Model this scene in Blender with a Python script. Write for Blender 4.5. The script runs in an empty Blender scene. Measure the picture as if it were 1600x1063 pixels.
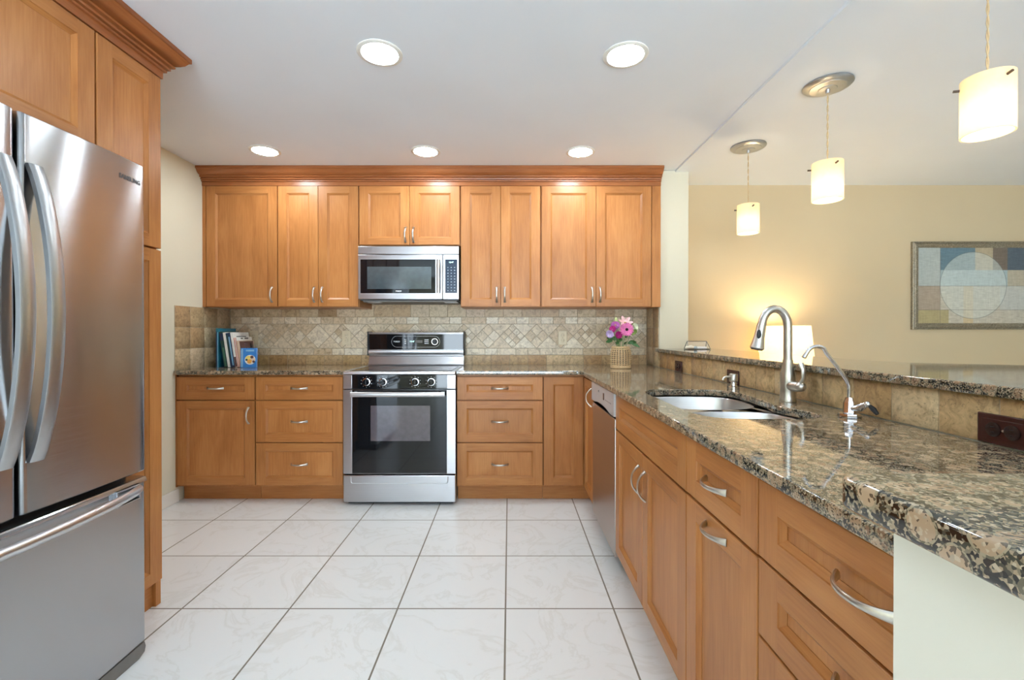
import bpy, bmesh, math, random
from mathutils import Vector, Matrix
random.seed(7)
PI = math.pi
S = bpy.context.scene
C = S.collection

# ------------------------------------------------------------------ camera
H = 2.395          # kitchen ceiling
HL = 2.382         # living-room ceiling
cd = bpy.data.cameras.new('camera')
cam = bpy.data.objects.new('camera', cd); C.objects.link(cam)
cam.location = (0, 0, 1.17)
cam.rotation_euler = (math.radians(89.75), 0, 0)
cd.sensor_width = 36.0
cd.lens = 714 / 1600 * 36
cd.shift_x = 4 / 1600
cd.shift_y = -(11.5 - 3.1) / 1600
cd.clip_start = 0.02
S.camera = cam

# ------------------------------------------------------------------ world, exposure
S.view_settings.view_transform = 'Standard'
S.view_settings.look = 'None'
S.view_settings.gamma = 1
S.view_settings.use_curve_mapping = False
S.view_settings.exposure = 1.02
S.cycles.use_denoising = True
S.cycles.max_bounces = 10
S.cycles.diffuse_bounces = 6
S.cycles.sample_clamp_indirect = 8
S.cycles.caustics_reflective = False
S.cycles.caustics_refractive = False
W = bpy.data.worlds.new('world'); S.world = W; W.use_nodes = True
bg = W.node_tree.nodes['Background']
# overcast sky above the horizon, brighter glow added below to lift the ceiling
_wt = W.node_tree
_tc = _wt.nodes.new('ShaderNodeTexCoord'); _sx = _wt.nodes.new('ShaderNodeSeparateXYZ'); _rp = _wt.nodes.new('ShaderNodeValToRGB')
_wt.links.new(_tc.outputs['Generated'], _sx.inputs[0]); _wt.links.new(_sx.outputs[2], _rp.inputs[0]); _wt.links.new(_rp.outputs[0], bg.inputs[0])
_rp.color_ramp.elements[0].position = 0.0; _rp.color_ramp.elements[0].color = (0.76 * 2.6, 0.89 * 2.6, 1.0 * 2.6, 1)
_rp.color_ramp.elements[1].position = 0.02; _rp.color_ramp.elements[1].color = (0.74, 0.89, 1.0, 1)
bg.inputs[1].default_value = 3.0

def portal(loc, rot, sx, sy):
    l = bpy.data.lights.new('daylight_portal', 'AREA'); l.shape = 'RECTANGLE'
    l.size, l.size_y = sx, sy
    l.cycles.is_portal = True
    o = bpy.data.objects.new('daylight_portal', l); C.objects.link(o)
    o.location = loc; o.rotation_euler = rot
REAR, RIGHT = -3.4, 5.2
portal((0.4, REAR - 0.02, 1.12), (math.radians(90), 0, PI), 4.0, 2.1)        # rear opening, faces +Y
LENS_POWER = 63.0
PENDANT_POWER = 1.8
LAMP_POWER = 9.0

# ------------------------------------------------------------------ node helpers
class NT:
    def __init__(s, name):
        s.m = bpy.data.materials.new(name); s.m.use_nodes = True
        s.t = s.m.node_tree; s.n = s.t.nodes; s.b = s.n['Principled BSDF']
    def new(s, typ, **kw):
        n = s.n.new(typ)
        for k, v in kw.items(): setattr(n, k, v)
        return n
    def link(s, a, b): s.t.links.new(a, b)
    def val(s, sock, v):
        if hasattr(v, 'is_output') or hasattr(v, 'links'): s.link(v, sock)
        else: sock.default_value = v
    def math(s, op, a, b=0.0, c=None):
        n = s.new('ShaderNodeMath', operation=op)
        s.val(n.inputs[0], a); s.val(n.inputs[1], b)
        if c is not None: s.val(n.inputs[2], c)
        return n.outputs[0]
    def vmath(s, op, a, b):
        n = s.new('ShaderNodeVectorMath', operation=op)
        s.val(n.inputs[0], a); s.val(n.inputs[1], b)
        return n.outputs[0]
    def coord(s, scale=(1, 1, 1), loc=(0, 0, 0), rnd=0.0):
        tc = s.new('ShaderNodeTexCoord')
        v = tc.outputs['Object']
        if rnd:
            oi = s.new('ShaderNodeObjectInfo')
            r = s.math('MULTIPLY', oi.outputs['Random'], rnd)
            cx = s.new('ShaderNodeCombineXYZ')
            for i in range(3): s.link(r, cx.inputs[i])
            v = s.vmath('ADD', v, cx.outputs[0])
        mp = s.new('ShaderNodeMapping')
        s.link(v, mp.inputs[0]); mp.inputs['Scale'].default_value = scale; mp.inputs['Location'].default_value = loc
        return mp.outputs[0]
    def noise(s, vec, scale, detail=3, rough=0.5, dist=0.0):
        n = s.new('ShaderNodeTexNoise'); s.link(vec, n.inputs['Vector'])
        n.inputs['Scale'].default_value = scale; n.inputs['Detail'].default_value = detail
        n.inputs['Roughness'].default_value = rough; n.inputs['Distortion'].default_value = dist
        return n
    def voro(s, vec, scale, feature='F1'):
        n = s.new('ShaderNodeTexVoronoi', feature=feature); s.link(vec, n.inputs['Vector'])
        n.inputs['Scale'].default_value = scale
        return n
    def ramp(s, fac, stops, interp='LINEAR'):
        n = s.new('ShaderNodeValToRGB'); s.link(fac, n.inputs[0])
        cr = n.color_ramp; cr.interpolation = interp
        while len(cr.elements) < len(stops): cr.elements.new(0.5)
        for e, (p, c) in zip(cr.elements, stops):
            e.position = p; e.color = (*c, 1)
        return n.outputs[0]
    def mix(s, fac, a, b, mode='MIX'):
        n = s.new('ShaderNodeMix', data_type='RGBA', blend_type=mode)
        s.val(n.inputs[0], fac)
        for i, v in ((6, a), (7, b)):
            if isinstance(v, tuple): n.inputs[i].default_value = (*v, 1)
            else: s.link(v, n.inputs[i])
        return n.outputs[2]
    def bump(s, h, strength=0.2, dist=0.002):
        n = s.new('ShaderNodeBump'); s.link(h, n.inputs['Height'])
        n.inputs['Strength'].default_value = strength; n.inputs['Distance'].default_value = dist
        s.link(n.outputs[0], s.b.inputs['Normal'])
    def color(s, c):
        if isinstance(c, tuple): s.b.inputs['Base Color'].default_value = (*c, 1)
        else: s.link(c, s.b.inputs['Base Color'])
    def set(s, **kw):
        for k, v in kw.items(): s.val(s.b.inputs[k.replace('_', ' ')], v)
        return s

def plain(name, col, rough=0.5, metal=0.0, var=0.06, scale=30, **kw):
    t = NT(name)
    n = t.noise(t.coord(), scale, 2)
    k = [tuple(min(1, c * f) for c in col) for f in (1 - var, 1 + var)]
    t.color(t.ramp(n.outputs[0], [(0.3, k[0]), (0.7, k[1])]))
    t.set(Roughness=rough, Metallic=metal, **kw)
    return t.m

def wood(name, axis, dark, mid, light, rough=0.36):
    t = NT(name)
    sc = [1.0, 1.0, 1.0]; sc[axis] = 0.05
    v = t.coord(tuple(sc), rnd=37.0)
    fine = t.noise(v, 130, 4, 0.6, 0.3)
    sc2 = [1.0, 1.0, 1.0]; sc2[axis] = 0.30
    v2 = t.coord(tuple(sc2), rnd=37.0)
    broad = t.noise(v2, 7, 3, 0.55, 0.8)
    f = t.math('ADD', t.math('MULTIPLY', fine.outputs[0], 0.42), t.math('MULTIPLY', broad.outputs[0], 0.58))
    col = t.ramp(f, [(0.34, dark), (0.50, mid), (0.66, light)])
    oi = t.new('ShaderNodeObjectInfo')
    k = t.math('MULTIPLY_ADD', oi.outputs['Random'], 0.13, 0.935)
    cx = t.new('ShaderNodeCombineXYZ')
    for i in range(3): t.link(k, cx.inputs[i])
    t.color(t.mix(1.0, col, cx.outputs[0], 'MULTIPLY'))
    t.set(Roughness=rough, Specular_IOR_Level=0.35)
    t.bump(fine.outputs[0], 0.05, 0.001)
    return t.m

WD = ((0.36, 0.133, 0.036), (0.45, 0.180, 0.052), (0.525, 0.230, 0.072))
wood_z = wood('maple_upright_grain', 2, *WD)
wood_x = wood('maple_cross_grain', 0, *WD)
wood_y = wood('maple_cross_grain_side', 1, *WD)
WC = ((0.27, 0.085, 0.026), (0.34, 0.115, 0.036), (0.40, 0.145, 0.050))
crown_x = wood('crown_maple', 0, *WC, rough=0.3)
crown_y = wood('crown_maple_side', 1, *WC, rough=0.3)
gap_dark = plain('dark_gap', (0.012, 0.009, 0.007), 0.8)

def granite():
    t = NT('brown_granite')
    v0 = t.coord()
    nz = t.noise(v0, 55, 2)
    sc = t.new('ShaderNodeVectorMath', operation='SCALE'); t.link(nz.outputs['Color'], sc.inputs[0]); sc.inputs['Scale'].default_value = 0.006
    v = t.vmath('ADD', v0, sc.outputs[0])
    big = t.voro(v, 42)
    tone = t.new('ShaderNodeSeparateColor'); t.link(big.outputs['Color'], tone.inputs[0])
    blob = t.ramp(tone.outputs[0], [(0.0, (0.25, 0.155, 0.092)), (0.5, (0.37, 0.25, 0.155)), (1.0, (0.47, 0.345, 0.225))])
    small = t.voro(v0, 430)
    sv = t.new('ShaderNodeSeparateColor'); t.link(small.outputs['Color'], sv.inputs[0])
    mid = t.voro(v, 240)
    mv = t.new('ShaderNodeSeparateColor'); t.link(mid.outputs['Color'], mv.inputs[0])
    fine = t.ramp(sv.outputs[0], [(0.0, (0.012, 0.012, 0.010)), (0.30, (0.06, 0.058, 0.042)), (0.46, (0.20, 0.17, 0.115)), (0.66, (0.34, 0.265, 0.175)), (0.88, (0.47, 0.385, 0.275))], 'CONSTANT')
    dark = t.ramp(mv.outputs[0], [(0.0, (0.010, 0.010, 0.009)), (0.6, (0.040, 0.042, 0.030))], 'CONSTANT')
    matrix = t.mix(t.math('GREATER_THAN', mv.outputs[1], 0.22), dark, fine)
    blobspeck = t.mix(t.math('MULTIPLY', t.math('GREATER_THAN', sv.outputs[1], 0.84), 0.8), blob, (0.035, 0.028, 0.020))
    blobspeck = t.mix(t.math('MULTIPLY', t.math('GREATER_THAN', sv.outputs[2], 0.86), 0.6), blobspeck, (0.56, 0.46, 0.33))
    ring = t.mix(t.math('GREATER_THAN', sv.outputs[2], 0.55), (0.34, 0.285, 0.19), (0.13, 0.115, 0.075))
    wob = t.math('MULTIPLY_ADD', nz.outputs[0], 0.16, -0.08)
    d = t.math('ADD', big.outputs['Distance'], wob)
    a = t.math('GREATER_THAN', d, 0.44)
    b = t.math('GREATER_THAN', d, 0.51)
    t.color(t.mix(b, t.mix(a, blobspeck, ring), matrix))
    t.set(Roughness=0.05, Specular_IOR_Level=1.0)
    return t.m
granite_m = granite()

def tile_mat(name, tones, rough=0.38, pit=0.45):
    t = NT(name)
    g = t.new('ShaderNodeNewGeometry')
    base = t.ramp(g.outputs['Random Per Island'], [(i / (len(tones) - 1), c) for i, c in enumerate(tones)])
    cx = t.new('ShaderNodeCombineXYZ')
    r = t.math('MULTIPLY', g.outputs['Random Per Island'], 91.0)
    for i in range(3): t.link(r, cx.inputs[i])
    v = t.vmath('ADD', t.coord(), cx.outputs[0])
    n1 = t.noise(v, 28, 5, 0.65, 1.2)
    n2 = t.noise(v, 110, 3, 0.6)
    cloud = t.ramp(n1.outputs[0], [(0.30, (0.50, 0.44, 0.36)), (0.50, (0.98, 0.96, 0.93)), (0.70, (1.25, 1.25, 1.22))])
    c = t.mix(0.85, base, cloud, 'MULTIPLY')
    pits = t.math('MULTIPLY', t.math('LESS_THAN', n2.outputs[0], 0.36), pit)
    t.color(t.mix(pits, c, (0.16, 0.105, 0.06)))
    t.set(Roughness=rough)
    t.bump(n2.outputs[0], 0.12, 0.001)
    return t.m
tile_brown = tile_mat('travertine_brown', [(0.40, 0.265, 0.14), (0.54, 0.41, 0.24), (0.62, 0.50, 0.33), (0.47, 0.31, 0.16), (0.66, 0.55, 0.39)])
tile_cream = tile_mat('travertine_cream', [(0.72, 0.62, 0.46), (0.62, 0.49, 0.32), (0.80, 0.73, 0.59), (0.58, 0.44, 0.27), (0.76, 0.67, 0.52)], pit=0.25)
tile_bar = tile_mat('travertine_gold', [(0.52, 0.34, 0.15), (0.64, 0.47, 0.26), (0.46, 0.27, 0.11), (0.70, 0.55, 0.34), (0.56, 0.38, 0.18)], pit=0.5)
grout_dark = plain('tile_grout_brown', (0.30, 0.235, 0.155), 0.9)
grout_m = plain('tile_grout', (0.55, 0.48, 0.36), 0.9)

def floor_mat():
    t = NT('white_marble_tile')
    v = t.coord(loc=(0.0166, -1.931 + 0.4572 * 10, 0))
    br = t.new('ShaderNodeTexBrick'); br.offset = 0; br.squash = 1; t.link(v, br.inputs['Vector'])
    br.inputs['Scale'].default_value = 1; br.inputs['Brick Width'].default_value = 0.4572; br.inputs['Row Height'].default_value = 0.4572
    br.inputs['Mortar Size'].default_value = 0.0036; br.inputs['Mortar Smooth'].default_value = 0.1
    br.inputs['Color1'].default_value = (0.77, 0.77, 0.757, 1); br.inputs['Color2'].default_value = (0.80, 0.80, 0.785, 1)
    n = t.noise(v, 3.2, 6, 0.6, 1.6)
    ve = t.math('ABSOLUTE', t.math('SUBTRACT', n.outputs[0], 0.5))
    vein = t.ramp(ve, [(0.0, (0.93, 0.92, 0.90)), (0.035, (1, 1, 1))])
    c = t.mix(1.0, br.outputs['Color'], vein, 'MULTIPLY')
    t.color(t.mix(br.outputs['Fac'], c, (0.22, 0.195, 0.155)))
    t.set(Roughness=t.math('MULTIPLY_ADD', br.outputs['Fac'], 0.6, 0.24), Specular_IOR_Level=0.4)
    t.bump(t.math('SUBTRACT', 1.0, br.outputs['Fac']), 0.5, 0.001)
    return t.m

def paint(name, col, bump=0.08, scale=60, dist=0.002):
    t = NT(name)
    n = t.noise(t.coord(), scale, 4, 0.6)
    n2 = t.noise(t.coord(), 2.0, 2)
    k = [tuple(c * f for c in col) for f in (0.985, 1.015)]
    t.color(t.ramp(n2.outputs[0], [(0.3, k[0]), (0.7, k[1])]))
    t.set(Roughness=0.75, Specular_IOR_Level=0.25)
    t.bump(n.outputs[0], bump, dist)
    return t.m
ceil_m = paint('ceiling_white', (0.79, 0.83, 0.88), 0.12, 22, 0.003)
wall_cream = paint('wall_cream', (0.76, 0.72, 0.57))
wall_yellow = paint('wall_warm_yellow', (0.58, 0.465, 0.30))
wall_white = paint('wall_offwhite', (0.74, 0.72, 0.63))
wall_pier_m = paint('wall_pale_cream', (0.68, 0.63, 0.49))
white_trim = paint('white_trim', (0.80, 0.78, 0.72), 0.02)

def steel(name, tangent, col=(0.62, 0.62, 0.63), rough=0.30, aniso=0.75, streak=None):
    t = NT(name)
    sc = streak or (4, 4, 300)
    n = t.noise(t.coord(sc), 1.0, 3, 0.6)
    k = [tuple(c * f for c in col) for f in (0.97, 1.03)]
    t.color(t.ramp(n.outputs[0], [(0.3, k[0]), (0.7, k[1])]))
    t.set(Metallic=1.0, Roughness=t.math('MULTIPLY_ADD', n.outputs[0], 0.06, rough - 0.03), Anisotropic=aniso)
    cx = t.new('ShaderNodeCombineXYZ')
    for i in range(3): cx.inputs[i].default_value = tangent[i]
    t.link(cx.outputs[0], t.b.inputs['Tangent'])
    return t.m
steel_fridge = steel('brushed_steel_fridge', (0, 0, 1), (0.47, 0.48, 0.50), 0.205, 0.95)
steel_range = steel('brushed_steel_range', (0, 0, 1), (0.52, 0.52, 0.54), 0.33, 0.6)
steel_sink = steel('brushed_steel_sink', (0, 0, 1), (0.66, 0.65, 0.64), 0.32, 0.4)
nickel = plain('satin_nickel', (0.60, 0.57, 0.52), 0.28, 1.0, 0.03, 200)
chrome = plain('chrome', (0.78, 0.78, 0.80), 0.06, 1.0, 0.02, 200)
steel_light = plain('pale_steel', (0.63, 0.63, 0.65), 0.30, 1.0, 0.02, 200)
steel_handle = plain('satin_steel_handle', (0.46, 0.47, 0.48), 0.33, 1.0, 0.02, 60)
dw_steel = steel('brushed_steel_dishwasher', (0, 0, 1), (0.50, 0.45, 0.42), 0.34, 0.7)
dw_panel = plain('silver_plastic', (0.55, 0.56, 0.58), 0.35, 0.3, 0.02)
black_glass = plain('black_glass', (0.006, 0.007, 0.009), 0.04, 0.0, 0.1)
oven_glass = plain('oven_window_glass', (0.10, 0.085, 0.10), 0.06, 0.0, 0.1, Specular_IOR_Level=1.0)
mw_glass = plain('microwave_window_glass', (0.055, 0.075, 0.085), 0.10, 0.0, 0.1, Specular_IOR_Level=1.0)
navy = plain('navy_keypad', (0.010, 0.025, 0.055), 0.2)
black_plastic = plain('black_plastic', (0.015, 0.015, 0.016), 0.45)
grey_plastic = plain('grey_plastic', (0.16, 0.145, 0.13), 0.5)
dark_grey = plain('fridge_side_grey', (0.13, 0.13, 0.14), 0.5)
white_ink = plain('white_ink', (0.75, 0.78, 0.80), 0.5)
dark_ink = plain('dark_ink', (0.05, 0.05, 0.055), 0.4)
ivory = plain('ivory_plastic', (0.72, 0.62, 0.43), 0.35, 0, 0.02)
ivory_dark = plain('ivory_slots', (0.30, 0.24, 0.15), 0.5, 0, 0.02)
oxblood = plain('oxblood_plate', (0.045, 0.010, 0.008), 0.25, 0, 0.1)
oxblood_dark = plain('oxblood_socket', (0.018, 0.005, 0.005), 0.22, 0, 0.1)

def emit(name, col, strength):
    t = NT(name)
    t.color((0.8, 0.8, 0.8))
    t.b.inputs['Emission Color'].default_value = (*col, 1)
    t.b.inputs['Emission Strength'].default_value = strength
    return t.m
lens_m = emit('light_lens', (0.84, 0.94, 1.0), LENS_POWER)
lcd_m = emit('display_digits', (0.45, 0.95, 0.85), 1.2)
bulb_m = emit('lamp_bulb', (1.0, 0.86, 0.60), 2.5)

def shade_mat(name, col, emis, estr, translucency=0.7):
    t = NT(name)
    n = t.noise(t.coord(), 22, 4, 0.6, 1.5)
    k = tuple(min(1, c * 0.9) for c in col)
    cc = t.ramp(n.outputs[0], [(0.35, k), (0.65, col)])
    t.color(cc); t.set(Roughness=0.35)
    t.b.inputs['Emission Color'].default_value = (*emis, 1)
    t.b.inputs['Emission Strength'].default_value = estr
    tr = t.new('ShaderNodeBsdfTranslucent'); t.link(cc, tr.inputs[0])
    mx = t.new('ShaderNodeMixShader'); mx.inputs[0].default_value = translucency
    out = t.n['Material Output']
    t.link(t.b.outputs[0], mx.inputs[1]); t.link(tr.outputs[0], mx.inputs[2]); t.link(mx.outputs[0], out.inputs[0])
    return t.m
alabaster = shade_mat('alabaster_glass', (0.95, 0.84, 0.65), (1.0, 0.82, 0.55), 0.22)
linen = shade_mat('linen_shade', (0.95, 0.86, 0.68), (1.0, 0.80, 0.50), 0.12, 0.5)

# ------------------------------------------------------------------ mesh builder
class Frame:
    """A flat facade: o origin, U along it, N out of it, Z up."""
    def __init__(s, o, U, N): s.o = Vector(o); s.U = Vector(U); s.N = Vector(N)
    def p(s, u, v, w=0.0): return s.o + s.U * u + Vector((0, 0, v)) + s.N * w

class MB:
    def __init__(s):
        s.bm = bmesh.new(); s.mi = 0; s.fl = s.bm.faces.layers.int.new('planar')
    def face(s, pts, mi=None):
        vs = [s.bm.verts.new(p) for p in pts]
        try: f = s.bm.faces.new(vs)
        except ValueError: return
        f.material_index = s.mi if mi is None else mi
        return f
    def orient(s, N):
        """Turn open faces outward: towards N, or away from the middle for the sides."""
        mid = sum((v.co for v in s.bm.verts), Vector()) / len(s.bm.verts)
        s.bm.normal_update()
        for f in s.bm.faces:
            d = f.normal.dot(N)
            c = f.calc_center_median() - mid
            if abs(d) < 0.2: d = f.normal.dot(c)
            elif c.dot(N) < -0.006 and abs(d) > 0.99: d = -d
            if d < 0: f.normal_flip()
    def box(s, x0, x1, y0, y1, z0, z1, bev=0.0, seg=2, rot=None):
        x0, x1 = min(x0, x1), max(x0, x1); y0, y1 = min(y0, y1), max(y0, y1); z0, z1 = min(z0, z1), max(z0, z1)
        b2 = bmesh.new()
        bmesh.ops.create_cube(b2, size=1.0)
        for v in b2.verts:
            v.co = Vector(((x0 + x1) / 2 + v.co.x * (x1 - x0), (y0 + y1) / 2 + v.co.y * (y1 - y0), (z0 + z1) / 2 + v.co.z * (z1 - z0)))
        if bev:
            bmesh.ops.bevel(b2, geom=list(b2.edges), offset=min(bev, 0.45 * min(x1 - x0, y1 - y0, z1 - z0)), segments=seg, profile=0.5, affect='EDGES')
        b2.normal_update()
        for f in b2.faces: f.tag = max(abs(f.normal.x), abs(f.normal.y), abs(f.normal.z)) > 0.9999
        s.take(b2, rot)
        return s
    def take(s, b2, mat=None):
        m = {}
        for v in b2.verts: m[v] = s.bm.verts.new(mat @ v.co if mat is not None else v.co)
        for f in b2.faces:
            nf = s.bm.faces.new([m[v] for v in f.verts]); nf.material_index = s.mi
            nf[s.fl] = 1 if f.tag else 0
        b2.free()
    def fbox(s, F, u0, u1, v0, v1, w0, w1, bev=0.0, seg=2):
        a, b = F.p(u0, v0, w0), F.p(u1, v1, w1)
        return s.box(a.x, b.x, a.y, b.y, a.z, b.z, bev, seg)
    def rings(s, rings, cap0=True, cap1=True, closed=True):
        R = [[s.bm.verts.new(p) for p in r] for r in rings]
        n = len(R[0])
        for a, b in zip(R, R[1:]):
            for i in range(n if closed else n - 1):
                j = (i + 1) % n
                f = s.bm.faces.new((a[i], a[j], b[j], b[i])); f.material_index = s.mi
        if cap0 and n > 2: s.bm.faces.new(list(reversed(R[0]))).material_index = s.mi
        if cap1 and n > 2: s.bm.faces.new(R[-1]).material_index = s.mi
        return s
    def lathe(s, c, prof, seg=32, axis=(0, 0, 1), caps=(True, True)):
        c = Vector(c); q = Vector((0, 0, 1)).rotation_difference(Vector(axis))
        return s.rings([[c + q @ Vector((max(r, 1e-5) * math.cos(2 * PI * i / seg), max(r, 1e-5) * math.sin(2 * PI * i / seg), z)) for i in range(seg)] for r, z in prof], *caps)
    def cyl(s, p0, p1, r0, r1=None, seg=24):
        p0, p1 = Vector(p0), Vector(p1); d = p1 - p0
        return s.lathe(p0, [(r0, 0), (r0 if r1 is None else r1, d.length)], seg, d.normalized())
    def tube(s, pts, rad, seg=12, flat=None, up=None):
        """flat: (a, b) multipliers per point for an oval section; up: reference direction of axis b."""
        pts = [Vector(p) for p in pts]; n = len(pts)
        if not isinstance(rad, (list, tuple)): rad = [rad] * n
        T = [(pts[min(i + 1, n - 1)] - pts[max(i - 1, 0)]).normalized() for i in range(n)]
        ref = Vector(up) if up else (Vector((0, 0, 1)) if abs(T[0].z) < 0.9 else Vector((1, 0, 0)))
        a = (ref - T[0] * ref.dot(T[0])).normalized()
        out = []
        for i in range(n):
            a = (a - T[i] * a.dot(T[i])).normalized(); b = T[i].cross(a)
            fa, fb = flat[i] if flat else (1, 1)
            out.append([pts[i] + a * rad[i] * fa * math.cos(2 * PI * k / seg) + b * rad[i] * fb * math.sin(2 * PI * k / seg) for k in range(seg)])
        return s.rings(out)
    def sphere(s, c, r, sx=1, sy=1, sz=1, seg=20, rings=12):
        b2 = bmesh.new(); bmesh.ops.create_uvsphere(b2, u_segments=seg, v_segments=rings, radius=r)
        s.take(b2, Matrix.Translation(Vector(c)) @ Matrix.Diagonal((sx, sy, sz, 1)))
        return s
    def prism(s, pts, depth):
        """pts: 3-D polygon, pushed along vector depth."""
        d = Vector(depth)
        return s.rings([[Vector(p) for p in pts], [Vector(p) + d for p in pts]])
    def build(s, name, mats, parent=None, base=None, weld=True, flat=False):
        if weld and not flat: bmesh.ops.remove_doubles(s.bm, verts=list(s.bm.verts), dist=1e-5)
        if not flat: bmesh.ops.recalc_face_normals(s.bm, faces=list(s.bm.faces))
        off = Vector((0, 0, 0))
        root = parent
        while root is not None and root.parent is not None: root = root.parent
        if base is not None: off = Vector(base)
        elif root is not None and not root.get('_local'): off = Vector(root.location)
        for v in s.bm.verts: v.co -= off
        for f in s.bm.faces: f.smooth = not flat and not f[s.fl]
        s.bm.faces.layers.int.remove(s.fl)
        for e in s.bm.edges:
            e.smooth = not (len(e.link_faces) == 2 and e.calc_face_angle(0) > math.radians(38))
        me = bpy.data.meshes.new(name); s.bm.to_mesh(me); s.bm.free()
        for m in (mats if isinstance(mats, (list, tuple)) else [mats]): me.materials.append(m)
        o = bpy.data.objects.new(name, me); C.objects.link(o)
        if parent: o.parent = parent
        elif base is not None: o.location = base
        return o

def tag(o, label, cat, group=None):
    o['label'] = label; o['category'] = cat
    if group: o['group'] = group
    return o
def thing(name, label, cat, loc, group=None, rot=None, local=False):
    o = bpy.data.objects.new(name, None); C.objects.link(o); o.location = loc
    o.empty_display_size = 0.05
    if rot: o.rotation_euler = rot
    if local: o['_local'] = 1
    return tag(o, label, cat, group)
def struct(name, mb, mat):
    o = mb.build(name, mat); o['kind'] = 'structure'; return o

def lettering(body, size, F, u, v, w, mat, parent, name='lettering', warp=None, depth=0.0006, bold=0.0, align='CENTER', mirror=False, sx=1.0):
    cu = bpy.data.curves.new('t', 'FONT'); cu.body = body; cu.size = size; cu.extrude = depth; cu.align_x = align; cu.align_y = 'CENTER'; cu.offset = bold
    to = bpy.data.objects.new('t', cu); C.objects.link(to)
    dg = bpy.context.evaluated_depsgraph_get()
    me = bpy.data.meshes.new_from_object(to.evaluated_get(dg))
    bpy.data.objects.remove(to); bpy.data.curves.remove(cu)
    base = Vector(parent.location) if parent.parent is None else Vector(parent.parent.location)
    for vt in me.vertices:
        x, y, z = vt.co
        uu = u + (-x if mirror else x) * sx
        vt.co = F.p(uu, v + y, w + z + (warp(uu) if warp else 0)) - base
    me.materials.clear(); me.materials.append(mat); me.name = name
    o = bpy.data.objects.new(name, me); C.objects.link(o); o.parent = parent
    return o

def curve_slab(name, loops, z0, z1, bev, mat):
    """A slab from 2-D loops (first the outline, then holes), with eased edges."""
    cu = bpy.data.curves.new('s', 'CURVE'); cu.dimensions = '2D'; cu.fill_mode = 'BOTH'
    for lp in loops:
        sp = cu.splines.new('POLY'); sp.points.add(len(lp) - 1); sp.use_cyclic_u = True
        for p, q in zip(sp.points, lp): p.co = (q[0], q[1], 0, 1)
    cu.extrude = (z1 - z0) / 2 - bev; cu.bevel_depth = bev; cu.bevel_resolution = 3; cu.offset = -bev
    to = bpy.data.objects.new('s', cu); C.objects.link(to)
    me = bpy.data.meshes.new_from_object(to.evaluated_get(bpy.context.evaluated_depsgraph_get()))
    bpy.data.objects.remove(to); bpy.data.curves.remove(cu)
    for v in me.vertices: v.co.z += (z0 + z1) / 2
    me.materials.clear(); me.materials.append(mat); me.name = name
    bm = bmesh.new(); bm.from_mesh(me)
    bmesh.ops.remove_doubles(bm, verts=list(bm.verts), dist=1e-5)
    bm.normal_update()
    for f in bm.faces: f.smooth = abs(f.normal.z) < 0.999; f.material_index = 0
    for e in bm.edges: e.smooth = not (len(e.link_faces) == 2 and e.calc_face_angle(0) > math.radians(30))
    bm.to_mesh(me); bm.free()
    o = bpy.data.objects.new(name, me); C.objects.link(o)
    return o
def arc(cx, cy, r, a0, a1, n=8):
    return [(cx + r * math.cos(math.radians(a0 + (a1 - a0) * i / n)), cy + r * math.sin(math.radians(a0 + (a1 - a0) * i / n))) for i in range(n + 1)]
def smooth_loop(pts, it=3):
    for _ in range(it):
        q = []
        for i in range(len(pts)):
            a, b = pts[i], pts[(i + 1) % len(pts)]
            q += [(0.75 * a[0] + 0.25 * b[0], 0.75 * a[1] + 0.25 * b[1]), (0.25 * a[0] + 0.75 * b[0], 0.25 * a[1] + 0.75 * b[1])]
        pts = q
    return pts

# ------------------------------------------------------------------ the setting
XL, YB = -2.30, 3.76
m = MB(); m.box(XL - 0.1, RIGHT + 0.1, REAR - 0.1, YB + 0.1, -0.08, 0.0); struct('floor', m, floor_mat())
m = MB()
XS = 1.25
prof = [(XL - 0.1, H), (XS, H), (XS, HL), (RIGHT + 0.1, HL), (RIGHT + 0.1, H + 0.12), (XL - 0.1, H + 0.12)]
m.prism([(x, REAR - 0.1, z) for x, z in prof], (0, YB - REAR + 0.2, 0)); struct('ceiling', m, ceil_m)
m = MB(); m.box(XL - 0.1, XL, REAR - 0.1, YB + 0.1, 0, H); struct('wall_left', m, wall_cream)
m = MB(); m.box(XL, RIGHT, YB, YB + 0.1, 0, H); struct('wall_back', m, wall_yellow)
m = MB()
m.box(RIGHT, RIGHT + 0.1, REAR, YB, 0, H)
struct('wall_right', m, wall_yellow)
m = MB()
m.box(XL, -1.6, REAR - 0.1, REAR, 0, H); m.box(2.4, RIGHT, REAR - 0.1, REAR, 0, H); m.box(-1.6, 2.4, REAR - 0.1, REAR, 2.17, H)
struct('wall_rear', m, wall_cream)
m = MB()
for a in (-1.6, 0.37, 2.34): m.box(a, a + 0.06, REAR - 0.08, REAR - 0.02, 0, 2.17)
m.box(-1.54, 0.37, REAR - 0.08, REAR - 0.02, 2.11, 2.17); m.box(0.43, 2.34, REAR - 0.08, REAR - 0.02, 2.11, 2.17)
struct('door_1', m, white_trim)
m = MB(); m.box(1.134, 1.352, 3.452, YB - 0.0005, 0, H - 0.0005, 0.004); struct('wall_pier', m, wall_pier_m)
# pony walls that carry the bar
BX = 1.128
m = MB(); m.box(BX, 1.30, 0.20, 3.45, 0, 1.022); struct('wall_bar', m, wall_white)
m = MB(); m.box(0.305, BX - 0.001, 0.20, 0.362, 0, 1.022); struct('wall_end', m, wall_white)
m = MB(); m.box(XL + 0.0005, XL + 0.014, 1.985, 3.16, 0, 0.09, 0.004); struct('baseboard_left', m, white_trim)
m = MB(); m.box(1.36, RIGHT, YB - 0.014, YB - 0.0005, 0, 0.09, 0.004); struct('baseboard_back', m, white_trim)

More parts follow.
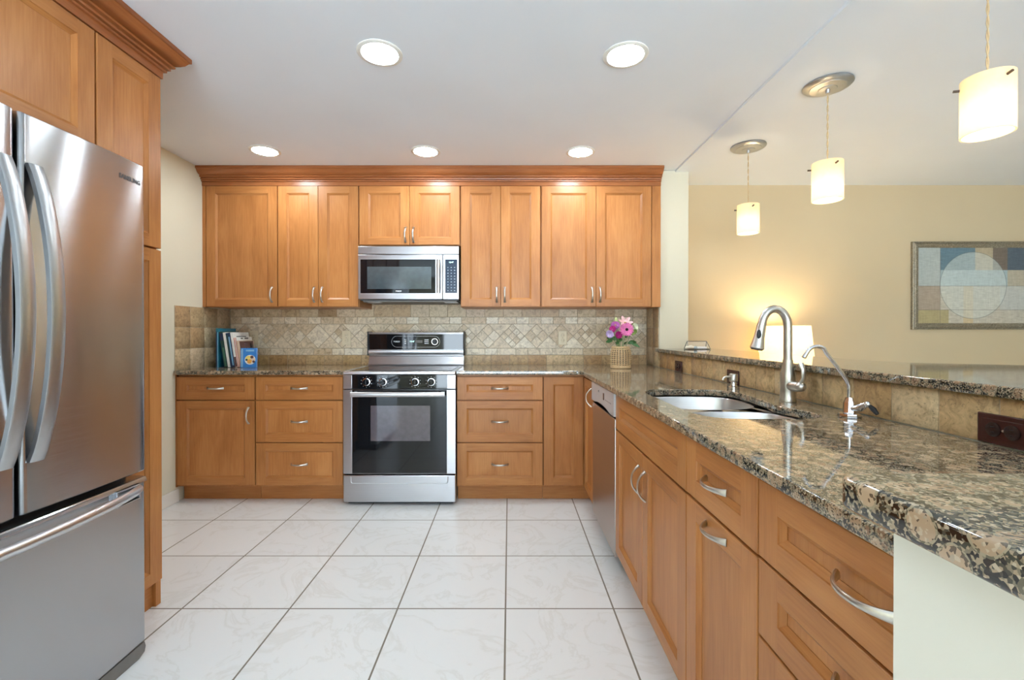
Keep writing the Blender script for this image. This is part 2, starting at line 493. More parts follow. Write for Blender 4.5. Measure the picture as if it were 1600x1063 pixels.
# ------------------------------------------------------------------ cabinet kit
def arch_pull(F, u, v, L, vert, parent, out=0.030):
    """A bowed satin-nickel pull with flattened feet."""
    pts, rad, fl = [], [], []
    n = 16
    for i in range(n + 1):
        t = i / n; s = t * 2 - 1
        w = out * (1 - abs(s) ** 2.4) + 0.0005
        a = s * L / 2
        pts.append(F.p(u, v + a, w) if vert else F.p(u + a, v, w))
        e = abs(s) ** 3
        rad.append(0.0046 + 0.0022 * e)
        fl.append((0.75, 1.15 + 0.25 * e))
    mb = MB()
    upv = F.N
    mb.tube(pts, rad, 10, fl, upv)
    return mb.build('handle', nickel, parent)

def panel_front(name, F, u0, u1, v0, v1, parent, woodH, st=0.066, rl=0.052, bw=0.013, dp=0.012, thick=0.020, grain_panel=None):
    """A shaker front: stiles, rails, sloped inner edge and a recessed panel (child)."""
    mb = MB(); c = 0.0016
    a0, a1, b0, b1 = u0 + c, u1 - c, v0 + c, v1 - c
    i0, i1, j0, j1 = u0 + st, u1 - st, v0 + rl, v1 - rl
    P = F.p
    def q(x0, y0, x1, y1, mi): mb.face([P(x0, y0), P(x1, y0), P(x1, y1), P(x0, y1)], mi)
    q(a0, b0, i0, b1, 0); q(i1, b0, a1, b1, 0); q(i0, b0, i1, j0, 1); q(i0, j1, i1, b1, 1)
    def ring(A, wa, B, wb, mi):
        ax0, ay0, ax1, ay1 = A; bx0, by0, bx1, by1 = B
        mb.face([P(ax0, ay0, wa), P(ax1, ay0, wa), P(bx1, by0, wb), P(bx0, by0, wb)], mi[1])
        mb.face([P(ax0, ay1, wa), P(ax1, ay1, wa), P(bx1, by1, wb), P(bx0, by1, wb)], mi[1])
        mb.face([P(ax0, ay0, wa), P(ax0, ay1, wa), P(bx0, by1, wb), P(bx0, by0, wb)], mi[0])
        mb.face([P(ax1, ay0, wa), P(ax1, ay1, wa), P(bx1, by1, wb), P(bx1, by0, wb)], mi[0])
    k0 = bw * 0.30
    ring((a0, b0, a1, b1), 0, (u0, v0, u1, v1), -c, (0, 1))
    ring((u0, v0, u1, v1), -c, (u0, v0, u1, v1), -thick, (0, 1))
    ring((i0, j0, i1, j1), 0, (i0 + 0.001, j0 + 0.001, i1 - 0.001, j1 - 0.001), -0.003, (0, 1))
    ring((i0 + 0.001, j0 + 0.001, i1 - 0.001, j1 - 0.001), -0.003, (i0 + bw, j0 + bw, i1 - bw, j1 - bw), -dp + 0.001, (0, 1))
    ring((i0 + bw, j0 + bw, i1 - bw, j1 - bw), -dp + 0.001, (i0 + bw, j0 + bw, i1 - bw, j1 - bw), -dp - 0.002, (0, 1))
    mb.face([P(u0, v0, -thick), P(u1, v0, -thick), P(u1, v1, -thick), P(u0, v1, -thick)], 0)
    mb.orient(F.N)
    o = mb.build(name, [wood_z, woodH], parent, flat=True)
    pm = MB(); pm.fbox(F, i0 + bw + 0.0004, i1 - bw - 0.0004, j0 + bw + 0.0004, j1 - bw - 0.0004, -dp, -dp - 0.006)
    pm.build('panel', grain_panel or wood_z, o)
    return o

FB = Frame((0, 3.14, 0), (1, 0, 0), (0, -1, 0))      # back run of base cabinets
FU = Frame((0, 3.42, 0), (1, 0, 0), (0, -1, 0))      # wall cabinets
FP = Frame((0.51, 0, 0), (0, 1, 0), (-1, 0, 0))      # peninsula
FL = Frame((-1.50, 0, 0), (0, 1, 0), (1, 0, 0))      # pantry and fridge surround

def carcass(F, u0, u1, v0, v1, depth, parent, woodH):
    mb = MB(); mb.fbox(F, u0, u1, v0, v1, -0.0225, -depth, 0.0015)
    return mb.build('cabinet_body', wood_z, parent)
def face_gap(F, u0, u1, v0, v1, parent):
    mb = MB(); mb.fbox(F, u0 + 0.004, u1 - 0.004, v0 + 0.004, v1 - 0.004, -0.0203, -0.0222)
    return mb.build('face_shadow_gap', gap_dark, parent)
def toe(F, u0, u1, parent, woodH, depth=0.55):
    mb = MB(); mb.fbox(F, u0, u1, 0.0005, 0.1025, -0.075, -depth)
    return mb.build('toe_kick', woodH, parent)

def cabinet(label, F, u0, u1, v0, v1, depth, fronts, woodH, is_base=True, name=None, toe_depth=0.55, group=None):
    """fronts: (kind, u0, u1, v0, v1, handle) with handle None or (orientation, u, v)."""
    c = F.p((u0 + u1) / 2, 0 if is_base else v0, -depth / 2)
    t = thing(name or ('base_cabinet' if is_base else 'wall_cabinet'), label, 'cabinet', c, group)
    carcass(F, u0, u1, v0, v1, depth, t, woodH)
    if is_base: toe(F, u0, u1, t, woodH, toe_depth)
    for kind, a, b, lo, hi, hd in fronts:
        o = panel_front(kind, F, a, b, lo, hi, t, woodH)
        if hd: arch_pull(F, hd[1], hd[2], 0.112, hd[0] == 'v', o)
    return t

CT = 0.882     # underside of the worktop
# ---- wall cabinets (scale 3.42/714 m per pixel)
k = 3.42 / 714
X = lambda px: (px - 796) * k
D = 0.332
zt, zb = 2.266, 1.366
def pair(u0, um, u1, v0, v1, hv=None):
    g = 0.0014
    hv = hv if hv is not None else v0 + 0.088
    return [('door', u0 + g, um - g, v0, v1, ('v', um - 0.030, hv)), ('door', um + g, u1 - g, v0, v1, ('v', um + 0.030, hv))]
cabinet('maple wall cabinet with one wide door, against the left wall above the books', FU, X(321.5), X(433.6), zb - 0.004, zt + 0.012, D,
        [('door', X(322.6), X(433), zb, zt, ('v', X(425), zb + 0.088))], wood_x, False)
cabinet('maple wall cabinet with two narrow doors, just left of the microwave', FU, X(433.8), X(560.6), zb - 0.004, zt + 0.012, D,
        pair(X(434.4), X(497.3), X(560.2), zb, zt), wood_x, False)
cabinet('short two-door maple cabinet directly above the microwave', FU, X(560.8), X(719.2), 1.822, zt + 0.012, D,
        pair(X(561.4), X(640), X(718.4), 1.827, zt, 1.827 + 0.075), wood_x, False)
cabinet('maple wall cabinet with two narrow doors, just right of the microwave', FU, X(719.4), X(844.8), zb - 0.004, zt + 0.012, D,
        pair(X(720.2), X(782.4), X(844.2), zb, zt), wood_x, False)
cabinet('maple wall cabinet with two wide doors, beside the pale pier above the flowers', FU, X(845), X(1018.4), zb - 0.004, zt + 0.012, D,
        pair(X(846), X(931.2), X(1017.8), zb, zt), wood_x, False)
m = MB(); m.box(X(1018.6), 1.1325, 3.424, 3.452 - 0.0005, zb - 0.004, 2.2675, 0.001); m.box(X(1018.6), 1.122, 3.44, 3.752, zb - 0.004, zb + 0.01)
tag(m.build('filler_panel', wood_z), 'narrow upright maple filler strip between the wall cabinets and the pale pier', 'panel')
m = MB(); m.box(XL + 0.001, X(321.3), 3.424, 3.46, zb - 0.004, 2.2675, 0.001)
tag(m.build('filler_panel', wood_z), 'narrow upright maple filler strip between the wall cabinets and the left wall', 'panel')

# crown mouldings: profile in (out, z)
CP = [(0.0, 2.268), (0.012, 2.268), (0.012, 2.299), (0.022, 2.299), (0.0225, 2.306), (0.017, 2.308), (0.018, 2.311), (0.031, 2.312), (0.0325, 2.318), (0.026, 2.321), (0.029, 2.325), (0.042, 2.327),
      (0.0445, 2.333), (0.038, 2.336), (0.044, 2.341), (0.056, 2.345), (0.068, 2.355), (0.077, 2.369), (0.080, 2.374), (0.086, 2.375), (0.086, H - 0.001), (0.0, H - 0.001)]
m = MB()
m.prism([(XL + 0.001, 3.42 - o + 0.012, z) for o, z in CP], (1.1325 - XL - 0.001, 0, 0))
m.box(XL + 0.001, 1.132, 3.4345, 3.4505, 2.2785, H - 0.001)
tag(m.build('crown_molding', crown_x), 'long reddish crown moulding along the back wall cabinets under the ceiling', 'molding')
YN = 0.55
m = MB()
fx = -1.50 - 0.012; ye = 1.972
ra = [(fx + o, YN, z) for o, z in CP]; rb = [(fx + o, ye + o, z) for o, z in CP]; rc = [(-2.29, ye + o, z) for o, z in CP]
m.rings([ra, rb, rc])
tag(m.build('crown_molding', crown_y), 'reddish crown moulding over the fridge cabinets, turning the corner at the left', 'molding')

# ---- pantry and over-fridge cabinet at the left
DL = 0.79
tp = cabinet('tall narrow maple pantry cabinet standing just behind the fridge', FL, 1.664, 1.972, 0.104, 2.266, DL,
        [('door', 1.666, 1.970, 0.108, 1.523, None), ('door', 1.666, 1.970, 1.531, 2.262, None)], wood_y, True, 'pantry_cabinet', 0.78)
m = MB(); m.box(-1.60, -1.508, 1.944, 1.972, 0.0005, 0.1035, 0.001); m.build('end_foot', wood_z, tp)
m = MB(); m.box(-1.574, -1.524, 1.666, 1.9435, 0.0005, 0.1025); m.build('kick_board', wood_y, tp)
cabinet('wide maple cabinet mounted above the fridge', FL, 0.56, 1.660, 1.825, 2.266, DL,
        [('door', 1.115, 1.6575, 1.829, 2.262, None), ('door', 0.562, 1.112, 1.829, 2.262, None)], wood_y, False)
m = MB(); m.box(-2.295, -1.505, 0.56, 0.58, 0.0, 1.824, 0.001)
tag(m.build('end_panel', wood_z), 'tall maple end panel on the near side of the fridge', 'panel')

# ---- base cabinets, back run
k = 3.14 / 714
DB = 0.60
d1 = (0.708, 0.866); d2 = (0.416, 0.701); d3 = (0.118, 0.409)
def drw(a, b, zz): return ('drawer', a, b, zz[0], zz[1], ('h', (a + b) / 2, (zz[0] + zz[1]) / 2))
cabinet('maple base cabinet with one drawer over one door, against the left wall', FB, X(275), X(398), 0.104, CT - 0.001, DB,
        [drw(X(275.6), X(397.2), d1), ('door', X(275.6), X(397.2), d3[0], d2[1], ('v', X(388), 0.60))], wood_x)
cabinet('maple base cabinet of three drawers, just left of the range', FB, X(398.6), X(536), 0.104, CT - 0.001, DB,
        [drw(X(399.4), X(535.4), z) for z in (d1, d2, d3)], wood_x)
cabinet('maple base cabinet of three drawers, just right of the range', FB, X(713.4), X(848.6), 0.104, CT - 0.001, DB,
        [drw(X(714), X(848), z) for z in (d1, d2, d3)], wood_x)
m = MB(); m.box(XL + 0.001, X(275) - 0.001, 3.142, 3.18, 0.104, CT - 0.001, 0.001)
tag(m.build('filler_panel', wood_z), 'narrow upright maple filler strip between the base cabinets and the left wall', 'panel')
# corner cabinet with a folding door
t = thing('corner_cabinet', 'maple corner base cabinet with a folding door, between three drawers and the dishwasher', 'cabinet', (0.7, 3.4, 0))
m = MB(); m.box(X(849), 1.10, 3.1625, 3.74, 0.104, CT - 0.001); m.box(0.5325, 1.10, 2.784, 3.1625, 0.104, CT - 0.001); m.build('cabinet_body', wood_z, t)
m = MB(); m.box(X(849), 0.586, 3.215, 3.6, 0.0005, 0.1035); m.box(0.585, 1.09, 2.784, 3.6, 0.0005, 0.1035); m.build('toe_kick', wood_x, t)
panel_front('door', FB, X(849.6), 0.5085, 0.118, 0.866, t, wood_x)
o = panel_front('door', FP, 2.786, 3.118, 0.118, 0.866, t, wood_y)
arch_pull(FP, 2.842, 0.765, 0.112, True, o, 0.034)

# ---- base cabinets, peninsula
DP = 0.59
t = cabinet('maple sink base cabinet with a false front over two tall doors, beside the dishwasher', FP, 1.318, 2.192, 0.104, CT - 0.001, DP,
        [('door', 1.7555, 2.190, 0.118, 0.703, ('v', 1.795, 0.592)), ('door', 1.320, 1.7525, 0.118, 0.703, ('v', 1.712, 0.592))], wood_y)
panel_front('false_front', FP, 1.320, 2.190, 0.711, 0.872, t, wood_y, grain_panel=wood_y)
# open the body under the sink: replaced by a shell
for ch in list(t.children):
    if ch.name.startswith('cabinet_body'):
        bpy.data.objects.remove(ch)
m = MB()
m.box(0.5325, 1.10, 1.318, 1.336, 0.104, CT - 0.001); m.box(0.5325, 1.10, 2.174, 2.192, 0.104, CT - 0.001)
m.box(0.5325, 0.548, 1.336, 2.174, 0.104, CT - 0.001); m.box(0.548, 1.10, 1.336, 2.174, 0.104, 0.122); m.box(1.085, 1.10, 1.336, 2.174, 0.122, CT - 0.001)
m.build('cabinet_body', wood_z, t)
cabinet('narrow maple base cabinet with a drawer over a pull-out front, both with level pulls', FP, 0.938, 1.316, 0.104, CT - 0.001, DP,
        [drw(0.940, 1.314, (0.713, 0.872)), ('door', 0.940, 1.314, 0.118, 0.705, ('h', 1.127, 0.676))], wood_y)
cabinet('nearest maple base cabinet of four drawers, ending at the low cream wall', FP, 0.372, 0.936, 0.104, CT - 0.001, DP,
        [drw(0.374, 0.934, z) for z in ((0.715, 0.872), (0.555, 0.709), (0.338, 0.549), (0.118, 0.332))], wood_y)

# ------------------------------------------------------------------ worktops
ZT = 0.910
o = curve_slab('worktop', [[(XL + 0.0095, 3.115), (-1.1275, 3.115), (-1.1275, 3.7505), (XL + 0.0095, 3.7505)]], CT, ZT, 0.004, granite_m)
tag(o, 'short brown granite worktop left of the range, carrying the books', 'worktop')
outer = [(-0.361, 3.115)] + arc(0.46, 3.085, 0.03, 90, 0, 5) + [(0.49, 0.366), (1.1185, 0.366), (1.1185, 3.7505), (-0.361, 3.7505)]
hole = smooth_loop([(0.588, 1.39), (0.588, 1.74), (0.588, 2.075), (0.76, 2.095), (0.965, 2.075), (0.995, 1.95), (0.965, 1.70), (0.942, 1.63), (0.965, 1.56), (0.99, 1.46), (0.955, 1.385), (0.78, 1.375)], 3)
o = curve_slab('worktop', [outer, hole], CT, ZT, 0.004, granite_m)
tag(o, 'long L-shaped brown granite worktop with the sink cut into it', 'worktop')

# bar top over the pony walls
bar = [(1.098, 3.447), (1.098, 0.44)] + arc(1.048, 0.44, 0.05, 0, -90, 6)
bar = bar + [(0.296, 0.39)] + arc(0.292, 0.375, 0.015, 90, 180, 4) + [(0.277, 0.15), (1.75, 0.15)] + arc(1.75, 0.40, 0.25, -90, 0, 8) + [(2.0, 1.45)]
bar += [(1.97, 1.56), (1.90, 1.655), (1.80, 1.715), (1.68, 1.765), (1.59, 1.82), (1.545, 1.90), (1.532, 2.0), (1.532, 3.447)]
o = curve_slab('bar_top', [bar], 1.0235, 1.051, 0.005, granite_m)
tag(o, 'raised brown granite bar top running above the sink and round the near end', 'bar top')

# ------------------------------------------------------------------ tiles
def inset(pts, d):
    """Inset a convex 2-D polygon by d."""
    n = len(pts); out = []
    area = sum(pts[i][0] * pts[(i + 1) % n][1] - pts[(i + 1) % n][0] * pts[i][1] for i in range(n))
    sg = 1 if area > 0 else -1
    L = []
    for i in range(n):
        a, b = Vector(pts[i]), Vector(pts[(i + 1) % n]); e = (b - a).normalized(); nn = Vector((-e.y, e.x)) * sg
        L.append((a + nn * d, e))
    for i in range(n):
        p, e = L[i - 1]; q, f = L[i]
        den = e.x * f.y - e.y * f.x
        if abs(den) < 1e-9: out.append(tuple(q)); continue
        tt = ((q.x - p.x) * f.y - (q.y - p.y) * f.x) / den
        out.append(tuple(p + e * tt))
    return out
def clip(pts, lo, hi):
    for axis, val, sgn in ((0, lo[0], 1), (0, hi[0], -1), (1, lo[1], 1), (1, hi[1], -1)):
        res = []
        for i in range(len(pts)):
            a, b = pts[i], pts[(i + 1) % len(pts)]
            da, db = (a[axis] - val) * sgn, (b[axis] - val) * sgn
            if da >= 0: res.append(a)
            if da * db < 0:
                tt = da / (da - db); res.append((a[0] + (b[0] - a[0]) * tt, a[1] + (b[1] - a[1]) * tt))
        pts = res
        if len(pts) < 3: return []
    return pts
def add_tile(mb, F, pts, mi, lo, hi, gap=0.0012, t=0.006):
    pts = clip(pts, lo, hi)
    if len(pts) < 3: return
    q = []
    for p in pts:
        if not q or (abs(p[0] - q[-1][0]) + abs(p[1] - q[-1][1])) > 1e-5: q.append(p)
    if len(q) > 1 and abs(q[0][0] - q[-1][0]) + abs(q[0][1] - q[-1][1]) < 1e-5: q.pop()
    if len(q) < 3: return
    ar = abs(sum(q[i][0] * q[(i + 1) % len(q)][1] - q[(i + 1) % len(q)][0] * q[i][1] for i in range(len(q)))) / 2
    if ar < 3e-5: return
    a = inset(q, gap); b = inset(q, gap + 0.0012)
    mb.mi = mi
    mb.rings([[F.p(x, y, 0.0008) for x, y in a], [F.p(x, y, t - 0.0010) for x, y in a], [F.p(x, y, t) for x, y in b]])
def rect(a, b, c, d): return [(a, c), (b, c), (b, d), (a, d)]

FT = Frame((0, YB - 0.0005, 0), (1, 0, 0), (0, -1, 0))
m = MB(); lo, hi = (XL + 0.008, 0.86), (1.127, 1.41)
x = XL - 0.03
while x < 1.13:
    add_tile(m, FT, rect(x, x + 0.152, 1.298, 1.41), 0, lo, hi); add_tile(m, FT, rect(x + 0.05, x + 0.202, 0.86, 0.986), 3, lo, hi); x += 0.152
for r0, r1, off in ((1.2415, 1.298, 0.0), (0.986, 1.042, 0.04)):
    x = XL - 0.1 + off
    while x < 1.13:
        w = random.choice((0.10, 0.10, 0.10, 0.152)); add_tile(m, FT, rect(x, x + w, r0, r1), 1, lo, hi); x += w
z0, z1 = 1.042, 1.2415; zc = (z0 + z1) / 2; hh = (z1 - z0) / 2; per = 2 * hh
x = XL - 0.07; i = 0
while x < 1.3:
    c0 = (x, zc)
    nn = (3, 2, 3, 2, 1)[i % 5]
    for a in range(nn):
        for b in range(nn):
            def P2(s, tt): return (x + (s - tt) * hh / 1.0, zc - hh + (s + tt) * hh)
            s0, s1, t0, t1 = a / nn, (a + 1) / nn, b / nn, (b + 1) / nn
            add_tile(m, FT, [P2(s0, t0), P2(s1, t0), P2(s1, t1), P2(s0, t1)], 1, lo, hi)
    add_tile(m, FT, [(x, z0), (x + per, z0), (x + hh, zc)], 1, lo, hi)
    add_tile(m, FT, [(x, z1), (x + hh, zc), (x + per, z1)], 1, lo, hi)
    x += per; i += 1
m.mi = 2; m.fbox(FT, XL + 0.001, 1.1335, 0.86, 1.41, 0, 0.0035)
o = m.build('backsplash', [tile_brown, tile_cream, grout_dark, tile_bar], weld=False); o['kind'] = 'structure'

def plain_tiles(F, u0, u1, rows, w, mat, mb=None, start=0.0):
    m = MB()
    lo, hi = (u0, rows[0]), (u1, rows[-1])
    for r0, r1 in zip(rows, rows[1:]):
        x = u0 - start
        while x < u1: add_tile(m, F, rect(x, x + w, r0, r1), 0, lo, hi, 0.0016); x += w
    m.mi = 1; m.fbox(F, u0, u1, rows[0], rows[-1], 0, 0.0035)
    o = m.build('backsplash', [mat, grout_m], weld=False); o['kind'] = 'structure'; return o
plain_tiles(Frame((XL + 0.0005, 0, 0), (0, 1, 0), (1, 0, 0)), 3.135, 3.7530, [0.905, 1.056, 1.208, 1.358], 0.152, tile_brown)
plain_tiles(Frame((1.1335, 0, 0), (0, 1, 0), (-1, 0, 0)), 3.465, 3.7530, [0.911, 1.056, 1.208, 1.362], 0.152, tile_brown, start=0.02)
plain_tiles(Frame((BX - 0.0005, 0, 0), (0, 1, 0), (-1, 0, 0)), 0.366, 3.449, [0.911, 1.0225], 0.148, tile_bar, start=0.06)

# ------------------------------------------------------------------ outlets
def outlet(F, u, v, w, h, wide, plate, dark, label, w0):
    t = thing('outlet', label, 'outlet', F.p(u, v, w0), 'outlets')
    m = MB(); m.fbox(F, u - w / 2, u + w / 2, v - h / 2, v + h / 2, w0, w0 + 0.006, 0.003); m.build('plate', plate, t)
    m = MB(); m.fbox(F, u - w / 2 + 0.012, u + w / 2 - 0.012, v - h / 2 + 0.012, v + h / 2 - 0.012, w0 + 0.006, w0 + 0.0075, 0.001); m.build('plate_face', plate, t)
    for s in (-1, 1):
        cu, cv = (u + s * 0.020, v) if wide else (u, v + s * 0.020)
        m = MB(); m.lathe(F.p(cu, cv, w0 + 0.007), [(0.0165, 0), (0.0165, 0.0030), (0.014, 0.0038)], 20, F.N); r = m.build('receptacle', dark if wide else plate, t)
        m = MB()
        for q in (-0.006, 0.006):
            if wide: m.fbox(F, cu - 0.004, cu + 0.004, cv + q - 0.0012, cv + q + 0.0012, w0 + 0.0106, w0 + 0.0115)
            else: m.fbox(F, cu + q - 0.0012, cu + q + 0.0012, cv - 0.004, cv + 0.004, w0 + 0.0106, w0 + 0.0115)
        m.build('slot', black_plastic if wide else ivory_dark, r)
    m = MB(); m.lathe(F.p(u, v, w0 + 0.0072), [(0.003, 0), (0.0022, 0.0016)], 12, F.N); m.build('screw', nickel if wide else ivory_dark, t)
k = 3.752 / 714
for px, lab in ((397, 'ivory wall outlet on the tiles just right of the books'), (541.5, 'ivory wall outlet on the tiles just left of the range'), (879, 'ivory wall outlet on the tiles between the range and the flowers')):
    outlet(FT, X(px), 1.128, 0.072, 0.116, False, ivory, ivory_dark, lab, 0.0066)
FBW = Frame((BX - 0.0005, 0, 0), (0, 1, 0), (-1, 0, 0))
for y, lab in ((3.02, 'small dark outlet under the bar top nearest the back corner'), (2.285, 'dark outlet plate on the bar tiles behind the soap dispenser'), (1.03, 'dark red-brown outlet plate nearest the camera, at the right edge')):
    outlet(FBW, y, 0.9475, 0.118, 0.070, True, oxblood, oxblood_dark, lab, 0.0066)

# ------------------------------------------------------------------ range
k = 3.09 / 714
RF = Frame((0, 3.09, 0), (1, 0, 0), (0, -1, 0))
rx0, rx1 = -1.1245, -0.3645
t = thing('kitchen_range', 'stainless steel electric range with a black glass oven door, between the base cabinets', 'range', (-0.7445, 3.4, 0))
m = MB(); m.box(rx0 + 0.004, rx1 - 0.004, 3.13, 3.735, 0.012, 0.884); m.build('body', dark_grey, t)
m = MB()
m.box(rx0, rx1, 3.086, 3.60, 0.886, 0.908, 0.006, 3); m.build('cooktop_frame', steel_light, t)
m = MB(); m.box(rx0 + 0.03, rx1 - 0.03, 3.125, 3.595, 0.9082, 0.9105, 0.001); m.build('cooktop_glass', black_glass, t)
for cx, cy, r in ((-0.93, 3.24, 0.10), (-0.56, 3.24, 0.085), (-0.93, 3.48, 0.085), (-0.56, 3.48, 0.10)):
    m = MB(); m.lathe((cx, cy, 0.9106), [(r, 0), (r, 0.0002), (r - 0.003, 0.0002), (r - 0.003, 0)], 40, caps=(False, False)); m.build('burner_ring', grey_plastic, t)
cx0, cx1 = X(550), X(698)
m = MB(); m.fbox(RF, cx0, cx1, 0.790, 0.884, -0.05, 0.0); cp = m.build('control_panel', black_glass, t)
for a, b in ((rx0, cx0 - 0.001), (cx1 + 0.001, rx1)):
    m = MB(); m.fbox(RF, a, b, 0.790, 0.884, -0.05, 0.001, 0.002); m.build('corner_trim', steel_range, t)
for px in (572.4, 598.2, 648.6, 673.8):
    u, v = X(px), 0.836
    m = MB(); m.lathe(RF.p(u, v, 0.0002), [(0.0265, 0), (0.0265, 0.004), (0.0225, 0.005)], 32, RF.N); kb = m.build('knob_ring', chrome, t)
    m = MB(); m.lathe(RF.p(u, v, 0.005), [(0.0215, 0), (0.020, 0.018), (0.018, 0.021)], 32, RF.N); m.fbox(RF, u - 0.0035, u + 0.0035, v - 0.018, v + 0.018, 0.024, 0.030, 0.001); m.build('knob', black_glass, t)
    m = MB()
    for a in range(0, 360, 36):
        r = math.radians(a + 90); m.fbox(RF, u + 0.036 * math.cos(r) - 0.0018, u + 0.036 * math.cos(r) + 0.0018, v + 0.036 * math.sin(r) - 0.0018, v + 0.036 * math.sin(r) + 0.0018, 0.0, 0.0006)
    m.build('dial_dots', white_ink, t)
m = MB(); m.fbox(RF, rx0 + 0.002, rx1 - 0.002, 0.212, 0.784, -0.045, -0.003, 0.003); od = m.build('oven_door', steel_range, t)
for a, b in ((rx0, cx0 - 0.002), (cx1 + 0.002, rx1)):
    m = MB(); m.fbox(RF, a, b, 0.214, 0.783, -0.003, 0.001, 0.0015); m.build('door_stile', steel_range, od)
m = MB(); m.fbox(RF, cx0, cx1, 0.216, 0.782, -0.003, 0.0, 0.001); m.build('door_glass', black_glass, od)
wx0, wx1, wz0, wz1 = X(579), X(672), 0.436, 0.676
m = MB(); m.fbox(RF, wx0, wx1, wz0, wz1, -0.001, 0.0008, 0.0004); m.build('door_window', oven_glass, od)
m = MB(); m.tube([RF.p(X(551), 0.757, 0.045), RF.p(X(696), 0.757, 0.045)], 0.017, 16, [(0.55, 1), (0.55, 1)], (0, -1, 0))
for px in (556, 692): m.fbox(RF, X(px) - 0.012, X(px) + 0.012, 0.744, 0.770, 0.0, 0.045, 0.003)
m.build('door_handle', steel_light, od)
m = MB(); m.fbox(RF, rx0, rx1, 0.020, 0.204, -0.045, 0.003, 0.006, 3); dr = m.build('storage_drawer', steel_range, t)
u0, u1 = rx0 + 0.052, rx1 - 0.052
m = MB(); m.tube([RF.p(u0, 0.198, 0.0035), RF.p(u0, 0.162, 0.0035), RF.p(u0 + 0.004, 0.153, 0.0035), RF.p(u0 + 0.014, 0.149, 0.0035), RF.p(u1 - 0.014, 0.149, 0.0035), RF.p(u1 - 0.004, 0.153, 0.0035), RF.p(u1, 0.162, 0.0035), RF.p(u1, 0.198, 0.0035)], 0.0030, 8)
m.build('finger_pull', steel_light, dr)
m = MB(); m.box(rx0 + 0.02, rx1 - 0.02, 3.13, 3.2, 0.0005, 0.0115); m.build('foot', black_plastic, t)
m = MB(); m.box(rx0 + 0.02, rx1 - 0.02, 3.60, 3.7, 0.0005, 0.0115); m.build('foot', black_plastic, t)
# backguard
kk = 3.63 / 714; XG = lambda px: (px - 796) * kk
GF = Frame((0, 3.622, 0), (1, 0, 0), (0, -1, 0))
g0, g1 = rx0 + 0.004, rx1 + 0.0
m = MB(); m.prism([(g0, 3.60, 0.908), (g0, 3.63, 0.918), (g0, 3.652, 0.984), (g0, 3.735, 0.984), (g0, 3.735, 0.885), (g0, 3.60, 0.885)], (g1 - g0, 0, 0)); m.build('riser', steel_range, t)
m = MB(); m.box(g0, g1, 3.640, 3.735, 0.9842, 1.172, 0.004); bgd = m.build('backguard', steel_range, t)
GF = Frame((0, 3.640, 0), (1, 0, 0), (0, -1, 0))
m = MB(); m.fbox(GF, g0 + 0.004, g1 - 0.004, 1.036, 1.158, 0.0, 0.004, 0.001); m.build('control_glass', black_glass, bgd)
m = MB(); m.prism([(g0, 3.640, 1.034), (g0, 3.624, 1.030), (g0, 3.622, 1.012), (g0, 3.628, 0.998), (g0, 3.640, 0.992)], (g1 - g0, 0, 0)); m.build('lower_rail', steel_light, bgd)
m = MB(); m.prism([(g0, 3.640, 1.172), (g0, 3.630, 1.170), (g0, 3.628, 1.163), (g0, 3.640, 1.160)], (g1 - g0, 0, 0)); m.build('top_rail', steel_light, bgd)
for a in (g0 - 0.006, g1 - 0.001):
    m = MB(); m.box(a, a + 0.007, 3.618, 3.738, 0.988, 1.178, 0.003); m.build('end_cap', black_plastic, bgd)
# oval outline and marks on the control glass
cz = 1.098; a0, a1, rr = XG(611.5), XG(687), 0.044
pts = [GF.p(a0 + rr - rr * math.sin(PI * i / 12), cz + rr * math.cos(PI * i / 12), 0.0042) for i in range(13)] + [GF.p(a1 - rr + rr * math.sin(PI * i / 12), cz - rr * math.cos(PI * i / 12), 0.0042) for i in range(13)]
m = MB(); m.tube(pts + [pts[0]], 0.0011, 6); m.build('panel_outline', white_ink, bgd)
lettering('BOSCH', 0.015, GF, XG(619.6), cz, 0.0042, white_ink, bgd, bold=0.0006)
lettering('12:47', 0.017, GF, XG(643.5), cz + 0.001, 0.0042, lcd_m, bgd, 'clock_digits')
m = MB(); m.fbox(GF, XG(648.5), XG(660), cz - 0.010, cz + 0.012, 0.004, 0.0045); m.build('display', grey_plastic, bgd)
m = MB()
for j in (-1, 0, 1):
    m.fbox(GF, XG(663), XG(669.5), cz + 0.014 * j - 0.003, cz + 0.014 * j + 0.003, 0.004, 0.0046, 0.0004); m.fbox(GF, XG(631.5), XG(634.5), cz + 0.014 * j - 0.003, cz + 0.014 * j + 0.003, 0.004, 0.0046, 0.0004)
m.build('touch_keys', white_ink, bgd)
m = MB(); m.lathe(GF.p(XG(679), cz, 0.004), [(0.026, 0), (0.026, 0.002), (0.022, 0.002), (0.022, 0)], 28, GF.N, caps=(False, False)); m.build('dial_ring', nickel, bgd)
m = MB(); m.lathe(GF.p(XG(679), cz, 0.004), [(0.020, 0), (0.018, 0.012), (0.016, 0.014)], 28, GF.N); m.build('dial', black_plastic, bgd)

